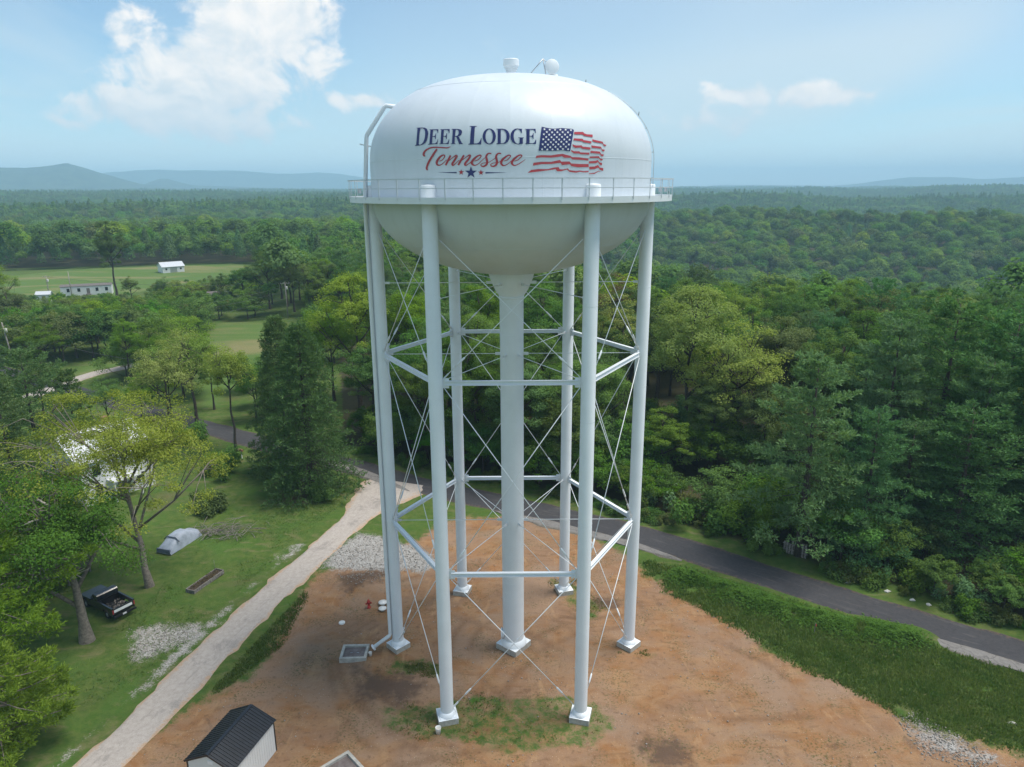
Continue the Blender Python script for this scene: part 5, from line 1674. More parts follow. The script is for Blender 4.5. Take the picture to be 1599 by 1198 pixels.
# groves for the far distance
for i, lm in enumerate(('dark', 'mid', 'dark', 'pine', 'hemlock')):
    r = np.random.default_rng(800 + i)
    Vs, Fs, Rn, off = [], [], [], 0
    for q in range(14):
        V, Fq, rn = lod('g', 900 + i * 20 + q, 'pine' if lm in ('pine', 'hemlock') or q % 6 == 0 else 'broad')
        sel = r.random(len(Fq)) < .22
        V = V.reshape(-1, 4, 3)[sel]
        c = V.mean(1, keepdims=True)
        V = c + (V - c) * 1.6
        s = r.choice((.6, .8, 1.0, 1.25, 1.45))
        V = V * s + np.array([r.uniform(-13, 13), r.uniform(-13, 13), 0])
        Vs.append(V.reshape(-1, 3)); Rn.append(np.clip(rn[sel] * .5 + r.random() * .5, 0, 1))
    V = np.concatenate(Vs)
    lod_obj('g%02d' % i, V, np.arange(len(V)).reshape(-1, 4), np.concatenate(Rn), lm)
pts, idxs, scl, rot = [], [], [], []
r = np.random.default_rng(99)
for x, y in REST:
    pts.append((x, y)); idxs.append(int(r.choice(9, p=(.22, .2, .16, .12, .07, .03, .08, .06, .06)))); scl.append(r.uniform(.78, 1.1))
PX = np.array([(q[0], q[1]) for q in PLACED])
# jittered grid out to 1 km
def ring(r0, r1, step):
    n = int(2 * r1 / step)
    gx_, gy_ = np.meshgrid(np.arange(-r1, r1, step), np.arange(40, r1, step))
    X = gx_.ravel() + r.uniform(-.45, .45, gx_.size) * step
    Y = gy_.ravel() + r.uniform(-.45, .45, gx_.size) * step
    d = np.hypot(X, Y)
    az = np.degrees(np.arctan2(X, Y))
    k = (d > r0) & (d < r1) & (np.abs(az) < 44)
    return X[k], Y[k]
X, Y = ring(120, 1000, 7.3)
ok = (open_sd(X, Y) < -2) & (Y > np.interp(X, [q[0] for q in ROAD], [q[1] for q in ROAD]) + 9)
ok &= ~((np.degrees(np.arctan2(X, Y)) < -19.0) & (Y < 346))
ok &= ~((X < -25) & (Y < 176))
ok &= ~((np.abs(np.degrees(np.arctan2(X, Y)) + 17.4) < 1.8) & (Y < 200))
for hx, hy, hr in HOUSES:
    ok &= np.hypot(X - hx, Y - hy) > hr
X, Y = X[ok], Y[ok]
near_k = (np.abs(X) < 200) & (Y < 410)
dmin = np.full(len(X), 99.0)
for i in np.where(near_k)[0]:
    dmin[i] = np.hypot(PX[:, 0] - X[i], PX[:, 1] - Y[i]).min()
ok = dmin > 4.2
X, Y = X[ok], Y[ok]
pinef = fbm(X, Y, 1 / 160.0, 3, 88)
for x, y, pf in zip(X, Y, pinef):
    if r.random() < (pf - .60) * 3.5:
        k = int(r.choice((6, 7, 8)))
    else:
        k = int(r.choice(6, p=(.27, .23, .19, .15, .10, .06)))
    pts.append((x, y)); idxs.append(k); scl.append(r.choice((.62, .8, .95, 1.1, 1.25, 1.5)) * r.uniform(.9, 1.1) if k < 6 else r.uniform(.6, .95))
X, Y = ring(1000, 5200, 23.0)
pinef = fbm(X, Y, 1 / 260.0, 3, 89)
for x, y, pf in zip(X, Y, pinef):
    k = int(r.choice((12, 13))) if r.random() < (pf - .60) * 3.5 else int(r.choice((9, 10, 11)))
    pts.append((x, y)); idxs.append(k); scl.append(r.uniform(.85, 1.15))
pts = np.array(pts)
PZ = height(pts[:, 0], pts[:, 1]) - 0.3
n = len(pts)
fm = bpy.data.meshes.new('far_woods')
fm.vertices.add(n)
fm.vertices.foreach_set('co', np.column_stack([pts, PZ]).astype(np.float32).ravel())
a = fm.attributes.new('idx', 'INT', 'POINT'); a.data.foreach_set('value', np.array(idxs, dtype=np.int32))
a = fm.attributes.new('scl', 'FLOAT', 'POINT'); a.data.foreach_set('value', np.array(scl, dtype=np.float32))
a = fm.attributes.new('rot', 'FLOAT_VECTOR', 'POINT')
a.data.foreach_set('vector', np.column_stack([np.zeros(n), np.zeros(n), r.uniform(0, 6.28, n)]).astype(np.float32).ravel())
fw = link('far_woods', fm)
tag(fw, 'dense mixed woods rolling away to the horizon', 'woods', kind='stuff')
ng = bpy.data.node_groups.new('scatter_trees', 'GeometryNodeTree')
ng.interface.new_socket('Geometry', in_out='INPUT', socket_type='NodeSocketGeometry')
ng.interface.new_socket('Geometry', in_out='OUTPUT', socket_type='NodeSocketGeometry')
gi, go = ng.nodes.new('NodeGroupInput'), ng.nodes.new('NodeGroupOutput')
ci = ng.nodes.new('GeometryNodeCollectionInfo')
ci.inputs['Collection'].default_value = FAR
ci.inputs['Separate Children'].default_value = True
ci.inputs['Reset Children'].default_value = True
iop = ng.nodes.new('GeometryNodeInstanceOnPoints')
iop.inputs['Pick Instance'].default_value = True
def named(nm, dt):
    q = ng.nodes.new('GeometryNodeInputNamedAttribute')
    q.data_type = dt
    q.inputs['Name'].default_value = nm
    return [s for s in q.outputs if s.enabled and s.name == 'Attribute'][0]
ng.links.new(gi.outputs[0], iop.inputs['Points'])
ng.links.new(ci.outputs[0], iop.inputs['Instance'])
ng.links.new(named('idx', 'INT'), iop.inputs['Instance Index'])
ng.links.new(named('rot', 'FLOAT_VECTOR'), iop.inputs['Rotation'])
ng.links.new(named('scl', 'FLOAT'), iop.inputs['Scale'])
ng.links.new(iop.outputs[0], go.inputs[0])
md = fw.modifiers.new('trees', 'NODES')
md.node_group = ng

# ---- vine cover, weeds, grass tufts, stones
r = np.random.default_rng(41)
def scatter(poly, n, f=None):
    xs, ys = [q[0] for q in poly], [q[1] for q in poly]
    X, Y = r.uniform(min(xs), max(xs), n * 3), r.uniform(min(ys), max(ys), n * 3)
    k = sdf(X, Y, poly) > 0
    X, Y = X[k], Y[k]
    if f is not None:
        k = f(X, Y)
        X, Y = X[k], Y[k]
    return X[:n], Y[:n]
t = r.random(26000)
bl = np.array(BANK)
seg = r.integers(0, len(bl) - 1, 26000)
p = bl[seg] * (1 - t[:, None]) + bl[seg + 1] * t[:, None]
p = p + r.normal(size=p.shape) * np.array([.75, .75])
dm = fbm(p[:, 0], p[:, 1], .5, 3, 91)
k = dm > .30
p, dm = p[k], dm[k]
db = seg_dist(p[:, 0], p[:, 1], BANK)
Zv = height(p[:, 0], p[:, 1]) + .12 + (dm - .3) * 1.3 * np.exp(-(db / 1.1) ** 2) * r.uniform(.55, 1, len(p))
V, Fq, rn = leaf_quads(np.column_stack([p, Zv]), np.column_stack([r.normal(size=(len(p), 2)) * .45, np.ones(len(p))]), .19, .85, r)
tag(link('vine_cover', crown_mesh('vine_cover', V, Fq, rn), LM['vine']), 'dark green vines mounding over the bank beside the paved road', 'vines', kind='stuff')

def tufts(X, Y, hgt, wid, blades):
    n = len(X)
    Z = height(X, Y)
    base = np.repeat(np.column_stack([X, Y, Z]), blades, 0) + np.column_stack([r.normal(size=(n * blades, 2)) * wid * 1.4, np.zeros(n * blades)])
    a = r.uniform(0, 6.28, n * blades)
    s = np.repeat(r.uniform(.5, 1.25, n), blades)
    side = np.column_stack([np.cos(a), np.sin(a), np.zeros_like(a)]) * (wid * s)[:, None] * .5
    tip = base + np.column_stack([r.normal(size=(n * blades, 2)) * .35 * hgt, hgt * r.uniform(.6, 1.2, n * blades)]) * s[:, None]
    V = np.stack([base - side, base + side, tip], 1).reshape(-1, 3)
    return V, np.arange(len(V)).reshape(-1, 3), np.repeat(r.random(n), blades)
BANKG = P((1000, 872), (1080, 890), (1250, 945), (1420, 995), (1640, 1050), (1900, 1130), (2000, 1320), (1720, 1222), (1600, 1182), (1440, 1138), (1262, 1058), (1160, 992), (1060, 945), (1000, 900))
X, Y = scatter(BANKG, 24000, lambda X, Y: (fbm(X, Y, .3, 3, 51) > .22) & (sdf(X, Y, DIRT) + (fbm(X, Y, .25, 4, 71) - .5) * 2.2 < .5) & (seg_dist(X, Y, ROAD) > 2.75))
k = r.random(len(X)) < smooth01((sdf(X, Y, BANKG) + .2) / 1.6)
V1 = tufts(X[k], Y[k], .26, .10, 4)
tag(link('weeds', mesh_np('weeds', V1[0], V1[1], False, {'rnd': ('FACE', V1[2])}), LM['lush']), 'rough green weeds on the bank between bare soil and paved road', 'weeds', kind='stuff')
STRIP = P((180, 1160), (300, 1060), (390, 985), (470, 905), (480, 930), (440, 1010), (360, 1070), (230, 1150))
X, Y = scatter(STRIP, 4200, lambda X, Y: (fbm(X, Y, .4, 3, 53) > .5) & (seg_dist(X, Y, LANE) > 2.6))
V1 = tufts(X, Y, .20, .08, 3)
XP, YP = [], []
for pp_ in PATCHES:
    X, Y = scatter(pp_, 450, lambda X, Y: fbm(X, Y, .8, 3, 57) > .50)
    XP.append(X); YP.append(Y)
XS = np.concatenate(XP); YS = np.concatenate(YP)
k = np.ones(len(XS), bool)
for fx, fy in FOOTS:
    k &= np.hypot(XS - fx, YS - fy) > 1.1
V2 = tufts(XS[k], YS[k], .14, .06, 3)
YL = P((240, 930), (360, 800), (520, 760), (545, 790), (450, 900), (330, 990), (150, 1100), (60, 1120), (130, 1030))
X, Y = scatter(YL, 9000, lambda X, Y: seg_dist(X, Y, LANE) > 3.2)
k = r.random(len(X)) < smooth01((fbm(X, Y, .25, 3, 59) - .35) / .25)
V3 = tufts(X[k], Y[k], .09, .06, 3)
for nm, V_, lab in (('weeds', V1, 'strip of green weeds between the lane and the bare soil'), ('weeds', V2, 'thin grass patches sprouting around the tower footings'), ('grass', V3, 'mown grass of the yard left of the lane')):
    tag(link(nm, mesh_np(nm, V_[0], V_[1], False, {'rnd': ('FACE', V_[2])}), LM['weed'] if nm == 'weeds' else LM['lush']), lab, nm, kind='stuff')

def stones(X, Y, smin, smax):
    n = len(X)
    s = smin + (smax - smin) * r.random(n) ** 3
    Z = height(X, Y)
    c = np.column_stack([X, Y, Z + s * .25])
    oct_ = np.array([(1, 0, 0), (0, 1, 0), (-1, 0, 0), (0, -1, 0), (0, 0, .7), (0, 0, -.7)])
    V = c[:, None, :] + oct_[None] * s[:, None, None] * .5 * r.uniform(.6, 1.3, (n, 6, 1))
    f = np.array([(0, 1, 4), (1, 2, 4), (2, 3, 4), (3, 0, 4), (1, 0, 5), (2, 1, 5), (3, 2, 5), (0, 3, 5)])
    Fq = (np.arange(n) * 6)[:, None, None] + f[None]
    return V.reshape(-1, 3), Fq.reshape(-1, 3)
X1, Y1 = scatter(DIRT[:-3] + [at(1700, 1240), at(0, 1240)], 1500, lambda X, Y: fbm(X, Y, .2, 3, 61) > .47)
X2, Y2 = scatter(GRAVEL, 2600)
X3, Y3 = scatter(GRAVEL2, 1500)
X4, Y4 = scatter(GRAVEL3, 900)
X5, Y5 = scatter(DARKS[1], 420)
V, Fq = stones(np.concatenate([X1, X2, X3, X4, X5]), np.concatenate([Y1, Y2, Y3, Y4, Y5]), .03, .17)
tag(link('loose_stones', mesh_np('loose_stones', V, Fq), M['stone']), 'pale loose stones scattered over the bare soil and gravel', 'stones', kind='stuff')

# ================================================================== things on the ground
def gz(x, y):
    return float(height(x, y))

# ---- shed with black metal roof
sx, sy = -17.42, 36.45
SH = empty('storage_shed', (sx, sy, gz(sx, sy) - 0.02), math.atan2(4.05, 1.12), label='small white storage shed with black ribbed metal roof at the bottom', cat='shed')
LN, WD, WH, RH = 4.1, 3.1, 2.28, 3.02          # local x = along the ridge
def wall_gable(x, t):
    return MB().add([(x, -WD/2, 0), (x, WD/2, 0), (x, WD/2, WH), (x, 0, RH - .06), (x, -WD/2, WH), (x + t, -WD/2, 0), (x + t, WD/2, 0), (x + t, WD/2, WH), (x + t, 0, RH - .06), (x + t, -WD/2, WH)],
                    [(4, 3, 2, 1, 0), (5, 6, 7, 8, 9), (0, 1, 6, 5), (1, 2, 7, 6), (2, 3, 8, 7), (3, 4, 9, 8), (4, 0, 5, 9)])
for s in (-1, 1):
    w = MB().box((0, s * WD / 2, WH / 2), (LN - .08, 0.06, WH)).build('wall', M['shedwall'], SH)
    for k in range(17):
        x = -LN / 2 + .25 + k * (LN - .5) / 16
        MB().box((x, s * (WD / 2 + .036), WH / 2), (.035, .014, WH - .02)).build('panel_rib', M['shedwall'], w)
wall_gable(-LN / 2 - .03, .06).build('wall', M['shedwall'], SH)
wall_gable(LN / 2 - .03, .06).build('wall', M['shedwall'], SH)
sl = math.hypot(WD / 2 + .12, RH - WH)
ang_ = math.atan2(RH - WH, WD / 2)
for s in (-1, 1):
    eave = Vector((0, s * (WD / 2 + .14), WH - .14 * math.tan(ang_) + .03))
    ridge = Vector((0, 0, RH + .03))
    a_, b_ = ridge, eave
    mid = (a_ + b_) / 2
    d = (b_ - a_).normalized()
    L = (b_ - a_).length
    up_ = Vector((1, 0, 0)).cross(d) * s
    if up_.z < 0: up_ = -up_
    Mx = Matrix(((1, d.x, up_.x, mid.x), (0, d.y, up_.y, mid.y), (0, d.z, up_.z, mid.z), (0, 0, 0, 1)))
    rf = MB().box(None, (LN + .22, L, .035), M=Mx).build('roof', M['blackroof'], SH)
    nr = 20
    for k in range(nr):
        x = -(LN + .2) / 2 + (k + .5) * (LN + .2) / nr
        MB().box(None, (.035, L - .02, .035), M=Mx @ Matrix.Translation((x, 0, .030))).build('roof_rib', M['blackroof'], rf)
    for e in (-1, 1):
        MB().box(None, (.05, L + .02, .12), M=Mx @ Matrix.Translation((e * (LN + .25) / 2, 0, -.02))).build('roof_trim', M['blackroof'], rf)
MB().box((0, 0, RH + .055), (LN + .26, .22, .03)).build('ridge_cap', M['blackroof'], SH)
for x in (-LN / 2, LN / 2):
    for s in (-1, 1):
        MB().box((x, s * WD / 2, WH / 2), (.10, .10, WH - .03)).build('corner_trim', M['blackroof'], SH)
MB().box((-LN / 2 - .045, -.1, 2.45), (.03, .34, .24)).build('gable_vent', M['flagwhite'], SH)

# ---- fire hydrant
hx, hy = at(576, 949)
HY = empty('fire_hydrant', (hx, hy, gz(hx, hy)), 0.4, label='red fire hydrant on the bare soil left of the tower', cat='hydrant')
MB().lathe([(.17, 0), (.17, .05), (.11, .06), (.11, .52), (.15, .53), (.15, .58), (.12, .60), (.10, .70), (.05, .77), (.001, .78)], 18).build('barrel', M['hydrant'], HY)
MB().lathe([(.035, .76), (.035, .83), (.001, .84)], 8).build('operating_nut', M['hydrant'], HY)
for a in (0, 90, 180):
    c, s = math.cos(R(a)), math.sin(R(a))
    MB().tube([(c * .08, s * .08, .42), (c * .2, s * .2, .42), (c * .2, s * .2, .42), (c * .26, s * .26, .42)], [.06, .06, .085, .085], 10).build('nozzle', M['hydrant'], HY)

# ---- valve stubs
for px, py, s, lab in ((598, 944, 1.0, 'rear one of two pale flanged pipe stubs by the hydrant'), (597.5, 953, .9, 'front one of two pale flanged pipe stubs by the hydrant')):
    x, y = at(px, py)
    V_ = empty('pipe_stub', (x, y, gz(x, y)), label=lab, cat='pipe', group='pipe stubs by the hydrant')
    MB().lathe([(.20 * s, -.1), (.20 * s, .18), (.001, .18)], 18).build('pipe', M['concrete'], V_)
    MB().lathe([(.21, .18), (.38 * s, .18), (.38 * s, .24), (.22, .245), (.10, .36), (.001, .38)], 20).build('flange', M['plastic'], V_)

# ---- concrete vaults
def vault(cx, cy_, w, d, rz, lab):
    o = empty('concrete_vault', (cx, cy_, gz(cx, cy_)), rz, label=lab, cat='vault')
    t, h = .20, .42
    for x, y, a, b_ in ((0, -d / 2 + t / 2, w, t), (0, d / 2 - t / 2, w, t), (-w / 2 + t / 2, 0, t, d - 2 * t - .006), (w / 2 - t / 2, 0, t, d - 2 * t - .006)):
        MB().box((x, y, h / 2 - .1), (a, b_, h)).build('side', M['concrete'], o)
    MB().box((0, 0, .14), (w - 2 * t - .01, d - 2 * t - .01, .05)).build('lid', M['steelplate'], o)
    for s in (-1, 1):
        MB().beam((s * .25 - .1, 0, .18), (s * .25 + .1, 0, .18), .03, .03).build('lid_handle', M['galv'], o)
vc = at(554, 1023)
vault(vc[0], vc[1], 2.05, 1.75, R(2), 'low rectangular concrete vault with rusty lid left of the tower')
v2 = at(533, 1212)
vault(v2[0], v2[1], 2.5, 2.5, R(43), 'second concrete vault cut by the bottom edge right of the shed')
def lid_disc(px, py, r_, h, m_, name, lab, cat):
    x, y = at(px, py)
    o = MB().lathe([(r_, -.05), (r_, h * .8), (r_ * .8, h), (.001, h)], 16, (0, 0, 0)).build(name, m_)
    o.location = (x, y, gz(x, y))
    return tag(o, lab, cat)
lid_disc(534, 973, .26, .12, M['plastic'], 'access_cover', 'small round pale cover on the soil above the rusty-lidded vault', 'cover')
# bucket: hollow, with rim and handle
def bucket(px, py, s, lab):
    x, y = at(px, py)
    o = empty('bucket', (x, y, gz(x, y)), label=lab, cat='bucket')
    MB().lathe([(.001, .02), (.13 * s, .02), (.155 * s, .40 * s), (.17 * s, .41 * s), (.17 * s, .37 * s), (.135 * s, 0), (.001, 0)], 18).build('body', M['plastic'], o)
    MB().tube([(.16 * s * math.cos(a), .03, .36 * s - .16 * s * math.sin(a)) for a in np.linspace(0, math.pi, 9)], .006, 5).build('handle', M['galv'], o)
bucket(684.5, 1145, 1.15, 'white plastic bucket against the front left footing')
bucket(578.5, 1025, .8, 'small white bucket beside the rusty-lidded vault')

# ---- stake with ribbon
x, y = at(1271, 992)
o = empty('survey_stake', (x, y, gz(x, y)), label='thin survey stake with an orange-red top in the weeds', cat='stake')
MB().beam((0, 0, -.2), (.02, 0, .95), .05, .03, up=(0, 1, 0)).build('stake', M['oldwood'], o)
MB().add([(.02, 0, .95), (.02, 0, .70), (.14, .03, .62), (.13, .03, .80), (.02, .01, .95), (.02, .01, .70), (.14, .04, .62), (.13, .04, .80)], [(0, 1, 2, 3), (7, 6, 5, 4), (0, 3, 7, 4), (1, 5, 6, 2), (3, 2, 6, 7), (0, 4, 5, 1)]).build('ribbon', M['orange'], o)

# ---- litter along the far verge
for i, (px, py) in enumerate(((1318, 903), (1325, 910), (1385, 924), (1425, 937), (1450, 945), (1362, 893), (1580, 1131))):
    x, y = at(px, py)
    rr = random.Random(i)
    pts_ = [(math.cos(a) * rr.uniform(.15, .4), math.sin(a) * rr.uniform(.10, .25), rr.uniform(.02, .10)) for a in np.linspace(0, 5.4, 7)]
    mb = MB().add([(0, 0, .22)] + pts_ + [(q[0] * .9, q[1] * .9, -.03) for q in pts_],
                  [(0, 1 + k, 1 + (k + 1) % 7) for k in range(7)] + [(1 + k, 8 + k, 8 + (k + 1) % 7, 1 + (k + 1) % 7) for k in range(7)])
    o = mb.build('litter', M['litter'])
    o.location = (x, y, gz(x, y))
    tag(o, 'crumpled pale scrap on the far road verge' if i < 6 else 'pale scrap lying in the weeds at the right edge', 'litter', 'scraps on the verge' if i < 6 else None)

# ---- raised planter
p0, p1 = Vector((*at(297, 927), 0)), Vector((*at(344, 894), 0))
c = (p0 + p1) / 2
PL = empty('raised_planter', (c.x, c.y, 0), math.atan2((p1 - p0).y, (p1 - p0).x), label='weathered wooden raised bed with withered plants on the lawn', cat='planter')
L = (p1 - p0).length
for s in (-1, 1):
    for k in range(2):
        MB().box((0, s * .45, .10 + .19 * k), (L, .06, .18)).build('plank', M['oldwood'], PL)
    for k in range(2):
        MB().box((s * (L / 2 - .03), 0, .10 + .19 * k), (.06, .82, .18)).build('plank', M['oldwood'], PL)
MB().box((0, 0, .13), (L - .14, .82, .24)).build('soil', M['soil'], PL)
r = np.random.default_rng(3)
n = 240
Cc = np.column_stack([r.uniform(-L / 2 + .2, L / 2 - .2, n), r.uniform(-.35, .35, n), r.uniform(.26, .5, n)])
V, Fq, rn = leaf_quads(Cc, r.normal(size=(n, 3)) + np.array([0, 0, .6]), .16, .5, r)
tag(link('withered_plants', crown_mesh('withered_plants', V, Fq, rn), LM['brown'], PL), kind='stuff')
MB().tube([(L / 2 - .3, .3, .2), (L / 2 - .3, .3, 1.4)], .015, 6).build('cane', M['oldwood'], PL)

# ---- black pickup
TR = empty('pickup_truck', (-35.2, 54.4, 0), R(148), label='old black pickup truck with scrap in its bed under the trees', cat='truck')
# local x forward; rear at x=-2.6
def prism(mb, prof_, w0, w1=None):
    w1 = w1 or w0
    n_ = len(prof_)
    vs = [(a, -w0 / 2, b_) for a, b_ in prof_] + [(a, w0 / 2, b_) for a, b_ in prof_]
    mb.add(vs, [tuple(range(n_)), tuple(reversed(range(n_, 2 * n_)))] + [(i + n_, (i + 1) % n_ + n_, (i + 1) % n_, i) for i in range(n_)])
    return mb
BK = M['black']
for s in (-1, 1):
    b_ = MB()
    prism(b_, [(-2.6, .55), (-2.05, .52), (-2.0, .75), (-1.75, .92), (-1.4, .92), (-1.15, .75), (-1.1, .5), (-.35, .5), (-.35, 1.22), (-2.6, 1.22)], .09)
    b_.v = [(x, yv + s * .90, z) for x, yv, z in b_.v]
    b_.build('bed_side', BK, TR)
    MB().box((-1.48, s * .90, 1.24), (2.28, .14, .05)).build('bed_rail', BK, TR)
MB().box((-1.48, 0, .62), (2.2, 1.70, .06)).build('bed_floor', M['darkmetal'], TR)
MB().box((-.42, 0, .95), (.06, 1.70, .6)).build('bed_front', BK, TR)
tg = MB().box((-2.62, 0, .93), (.06, 1.72, .56)).build('tailgate', BK, TR)
MB().box((-2.656, .05, .98), (.012, 1.55, .24)).build('white_band', M['flagwhite'], tg)
bp = MB().box((-2.78, 0, .52), (.16, 1.86, .18)).build('rear_bumper', M['darkmetal'], TR)
MB().box((-2.866, .1, .55), (.012, .32, .15)).build('number_plate', M['flagwhite'], bp)
for s in (-1, 1):
    MB().box((-2.63, s * .905, .95), (.05, .09, .34)).build('tail_light', M['red'], TR)
prism(MB(), [(-.35, .5), (1.0, .48), (1.0, 1.12), (.85, 1.16), (.30, 1.72), (.15, 1.76), (-.25, 1.74), (-.35, 1.66)], 1.80).build('cab', BK, TR)
prism(MB(), [(1.0, .48), (1.25, .48), (1.3, .75), (1.55, .92), (1.9, .92), (2.15, .75), (2.2, .48), (2.6, .5), (2.66, .95), (2.5, 1.04), (1.0, 1.12)], 1.84).build('hood', BK, TR)
MB().add([(.88, -.78, 1.175), (.88, .78, 1.175), (.335, .70, 1.72), (.335, -.70, 1.72)], [(0, 1, 2, 3)]).build('windscreen', M['glass'], TR)
MB().add([(-.356, -.66, 1.28), (-.356, .66, 1.28), (-.356, .62, 1.62), (-.356, -.62, 1.62)], [(3, 2, 1, 0)]).build('rear_window', M['glass'], TR)
for s in (-1, 1):
    MB().add([(-.2, s * .905, 1.2), (.72, s * .905, 1.2), (.30, s * .905, 1.62), (-.2, s * .905, 1.62)], [(0, 1, 2, 3)]).build('side_window', M['glass'], TR)
    MB().box((2.68, s * .68, .80), (.03, .28, .18)).build('headlight', M['flagwhite'], TR)
    MB().box((.62, s * 1.0, 1.2), (.10, .16, .14)).build('mirror', BK, TR)
    for x in (-1.58, 1.72):
        wh = MB()
        wh.lathe([(.20, -.1), (.33, -.11), (.36, -.08), (.36, .08), (.33, .11), (.20, .1)], 22)
        Mx = Matrix.Translation((x, s * .82, .36)) @ Matrix.Rotation(R(90), 4, 'X')
        wh.v = [tuple(Mx @ Vector(v)) for v in wh.v]
        w_ = wh.build('wheel', M['rubber'], TR)
        rm = MB().lathe([(.001, -.07), (.20, -.07), (.21, 0), (.20, .07), (.001, .07)], 16)
        rm.v = [tuple(Mx @ Vector(v)) for v in rm.v]
        rm.build('rim', M['galv'], w_)
MB().box((2.72, 0, .55), (.12, 1.86, .16)).build('front_bumper', M['galv'], TR)
# scrap in the bed
r = np.random.default_rng(8)
n = 130
Cc = np.column_stack([r.uniform(-2.4, -.6, n), r.uniform(-.7, .7, n), r.uniform(.68, .85, n)])
V, Fq, rn = leaf_quads(Cc, r.normal(size=(n, 3)) + np.array([0, 0, .8]), .26, .6, r)
o = tag(link('scrap_heap', crown_mesh('scrap_heap', V, Fq, rn), M['oldwood']), 'broken branches and scrap lying in the pickup bed', 'scrap', kind='stuff')
o.location, o.rotation_euler = TR.location, TR.rotation_euler

# ---- covered car
x, y = at(268, 862)
CC_ = empty('covered_car', (x + .1, y + 1.6, 0), R(72), label='car under a pale grey-blue cover on the lawn behind the trunk of the wide tree', cat='car')
mb = MB()
secs = [(-2.15, .35, .80, .62), (-2.05, .62, .95, .80), (-1.3, .95, 1.12, .86), (-.75, 1.36, 1.12, .72), (.2, 1.46, 1.14, .70), (.75, 1.36, 1.12, .74), (1.3, .98, 1.06, .84), (2.0, .82, .98, .80), (2.2, .40, .80, .60)]
vs, fs = [], []
nn = 11
for (lx, top, shy, wd) in secs:
    for k in range(nn):
        u = k / (nn - 1) * 2 - 1
        yv = math.copysign(abs(u) ** .7, u)
        wv = .92
        zz_ = .04 + (top - .04) * (1 - abs(u) ** 5) if abs(u) < .999 else .04
        vs.append((lx, yv * wv * (.92 if zz_ > .9 else 1.0), zz_ + .012 * math.sin(lx * 7 + u * 9)))
for i in range(len(secs) - 1):
    for k in range(nn - 1):
        fs.append((i * nn + k, (i + 1) * nn + k, (i + 1) * nn + k + 1, i * nn + k + 1))
fs.append(tuple(reversed(range(nn)))); fs.append(tuple(range((len(secs) - 1) * nn, len(secs) * nn)))
mb.add(vs, fs, True)
mb.build('cover', M['cover'], CC_)
MB().box((-2.12, 0, .36), (.16, 1.66, .40), taper=.94).build('rear_skirt', M['coverdark'], CC_)
MB().tube([(-.95, -.95, .9), (-.95, -.55, 1.30), (-.95, .55, 1.30), (-.95, .95, .9)], .05, 6).build('strap', M['coverdark'], CC_)

# brush pile beside it
x, y = at(345, 832)
r = np.random.default_rng(18)
mb = MB()
for k in range(90):
    a = r.uniform(0, 6.28)
    p_ = Vector((r.normal() * 1.6, r.normal() * .9, abs(r.normal()) * .25 + .05))
    d = Vector((math.cos(a), math.sin(a), r.uniform(-.1, .35))) * r.uniform(.6, 1.6)
    mb.tube([p_ - d, p_ + Vector((0, 0, .1)), p_ + d], [.03, .025, .008], 4, caps=False)
o = mb.build('brush_pile', M['oldwood'])
o.location = (x, y, 0)
tag(o, 'heap of bare cut branches on the lawn right of the covered car', 'brush pile', kind='stuff')

# ---- houses
def ext_wall(parent, w, d, h, m_):
    """four walls as separate parts"""
    for s in (-1, 1):
        MB().box((0, s * d / 2, h / 2), (w, .14, h)).build('wall', m_, parent)
        MB().box((s * (w / 2 - .07), 0, h / 2), (.14, d - .146, h)).build('wall', m_, parent)

def gable_roof(parent, w, d, h, rise, m_, over=.35, t=.10, name='roof'):
    run = d / 2 + over
    out_ = None
    for s in (-1, 1):
        e = Vector((0, s * run, h - over * rise / (d / 2)))
        a_ = Vector((0, 0, h + rise))
        mid = (a_ + e) / 2 + Vector((0, 0, t / 2 + .02))
        dd = (e - a_).normalized()
        up_ = Vector((1, 0, 0)).cross(dd)
        if up_.z < 0: up_ = -up_
        Mx = Matrix(((1, dd.x, up_.x, mid.x), (0, dd.y, up_.y, mid.y), (0, dd.z, up_.z, mid.z), (0, 0, 0, 1)))
        out_ = MB().box(None, (w + 2 * over, (e - a_).length, t), M=Mx).build(name, m_, parent)
        for k in range(int((w + 2 * over) / 1.2)):
            MB().box(None, (.04, (e - a_).length - .02, .03), M=Mx @ Matrix.Translation((-(w + 2 * over) / 2 + .6 + 1.2 * k, 0, t / 2 + .012))).build('roof_seam', m_, out_)
    for s in (-1, 1):
        x0 = s * (w / 2 - .07)
        MB().add([(x0 - .07, -d / 2, h), (x0 - .07, d / 2, h), (x0 - .07, 0, h + rise), (x0 + .07, -d / 2, h), (x0 + .07, d / 2, h), (x0 + .07, 0, h + rise)],
                 [(2, 1, 0), (3, 4, 5), (0, 1, 4, 3), (1, 2, 5, 4), (2, 0, 3, 5)]).build('gable', M['siding'], parent)
    return out_

def windows(parent, face, spots, w, d, m_=None, size=(.9, 1.3)):
    for u, z in spots:
        if face in ('front', 'back'):
            yv = (-1 if face == 'front' else 1) * (d / 2 + .075)
            f = MB().box((u, yv, z), (size[0] + .16, .05, size[1] + .16)).build('window', M['flagwhite'], parent)
            MB().box((u, yv + (-.02 if face == 'front' else .02), z), (size[0], .035, size[1])).build('pane', M['glass'], f)
        else:
            xv = (-1 if face == 'left' else 1) * (w / 2 + .005)
            f = MB().box((xv, u, z), (.05, size[0] + .16, size[1] + .16)).build('window', M['flagwhite'], parent)
            MB().box((xv + (-.02 if face == 'left' else .02), u, z), (.035, size[0], size[1])).build('pane', M['glass'], f)

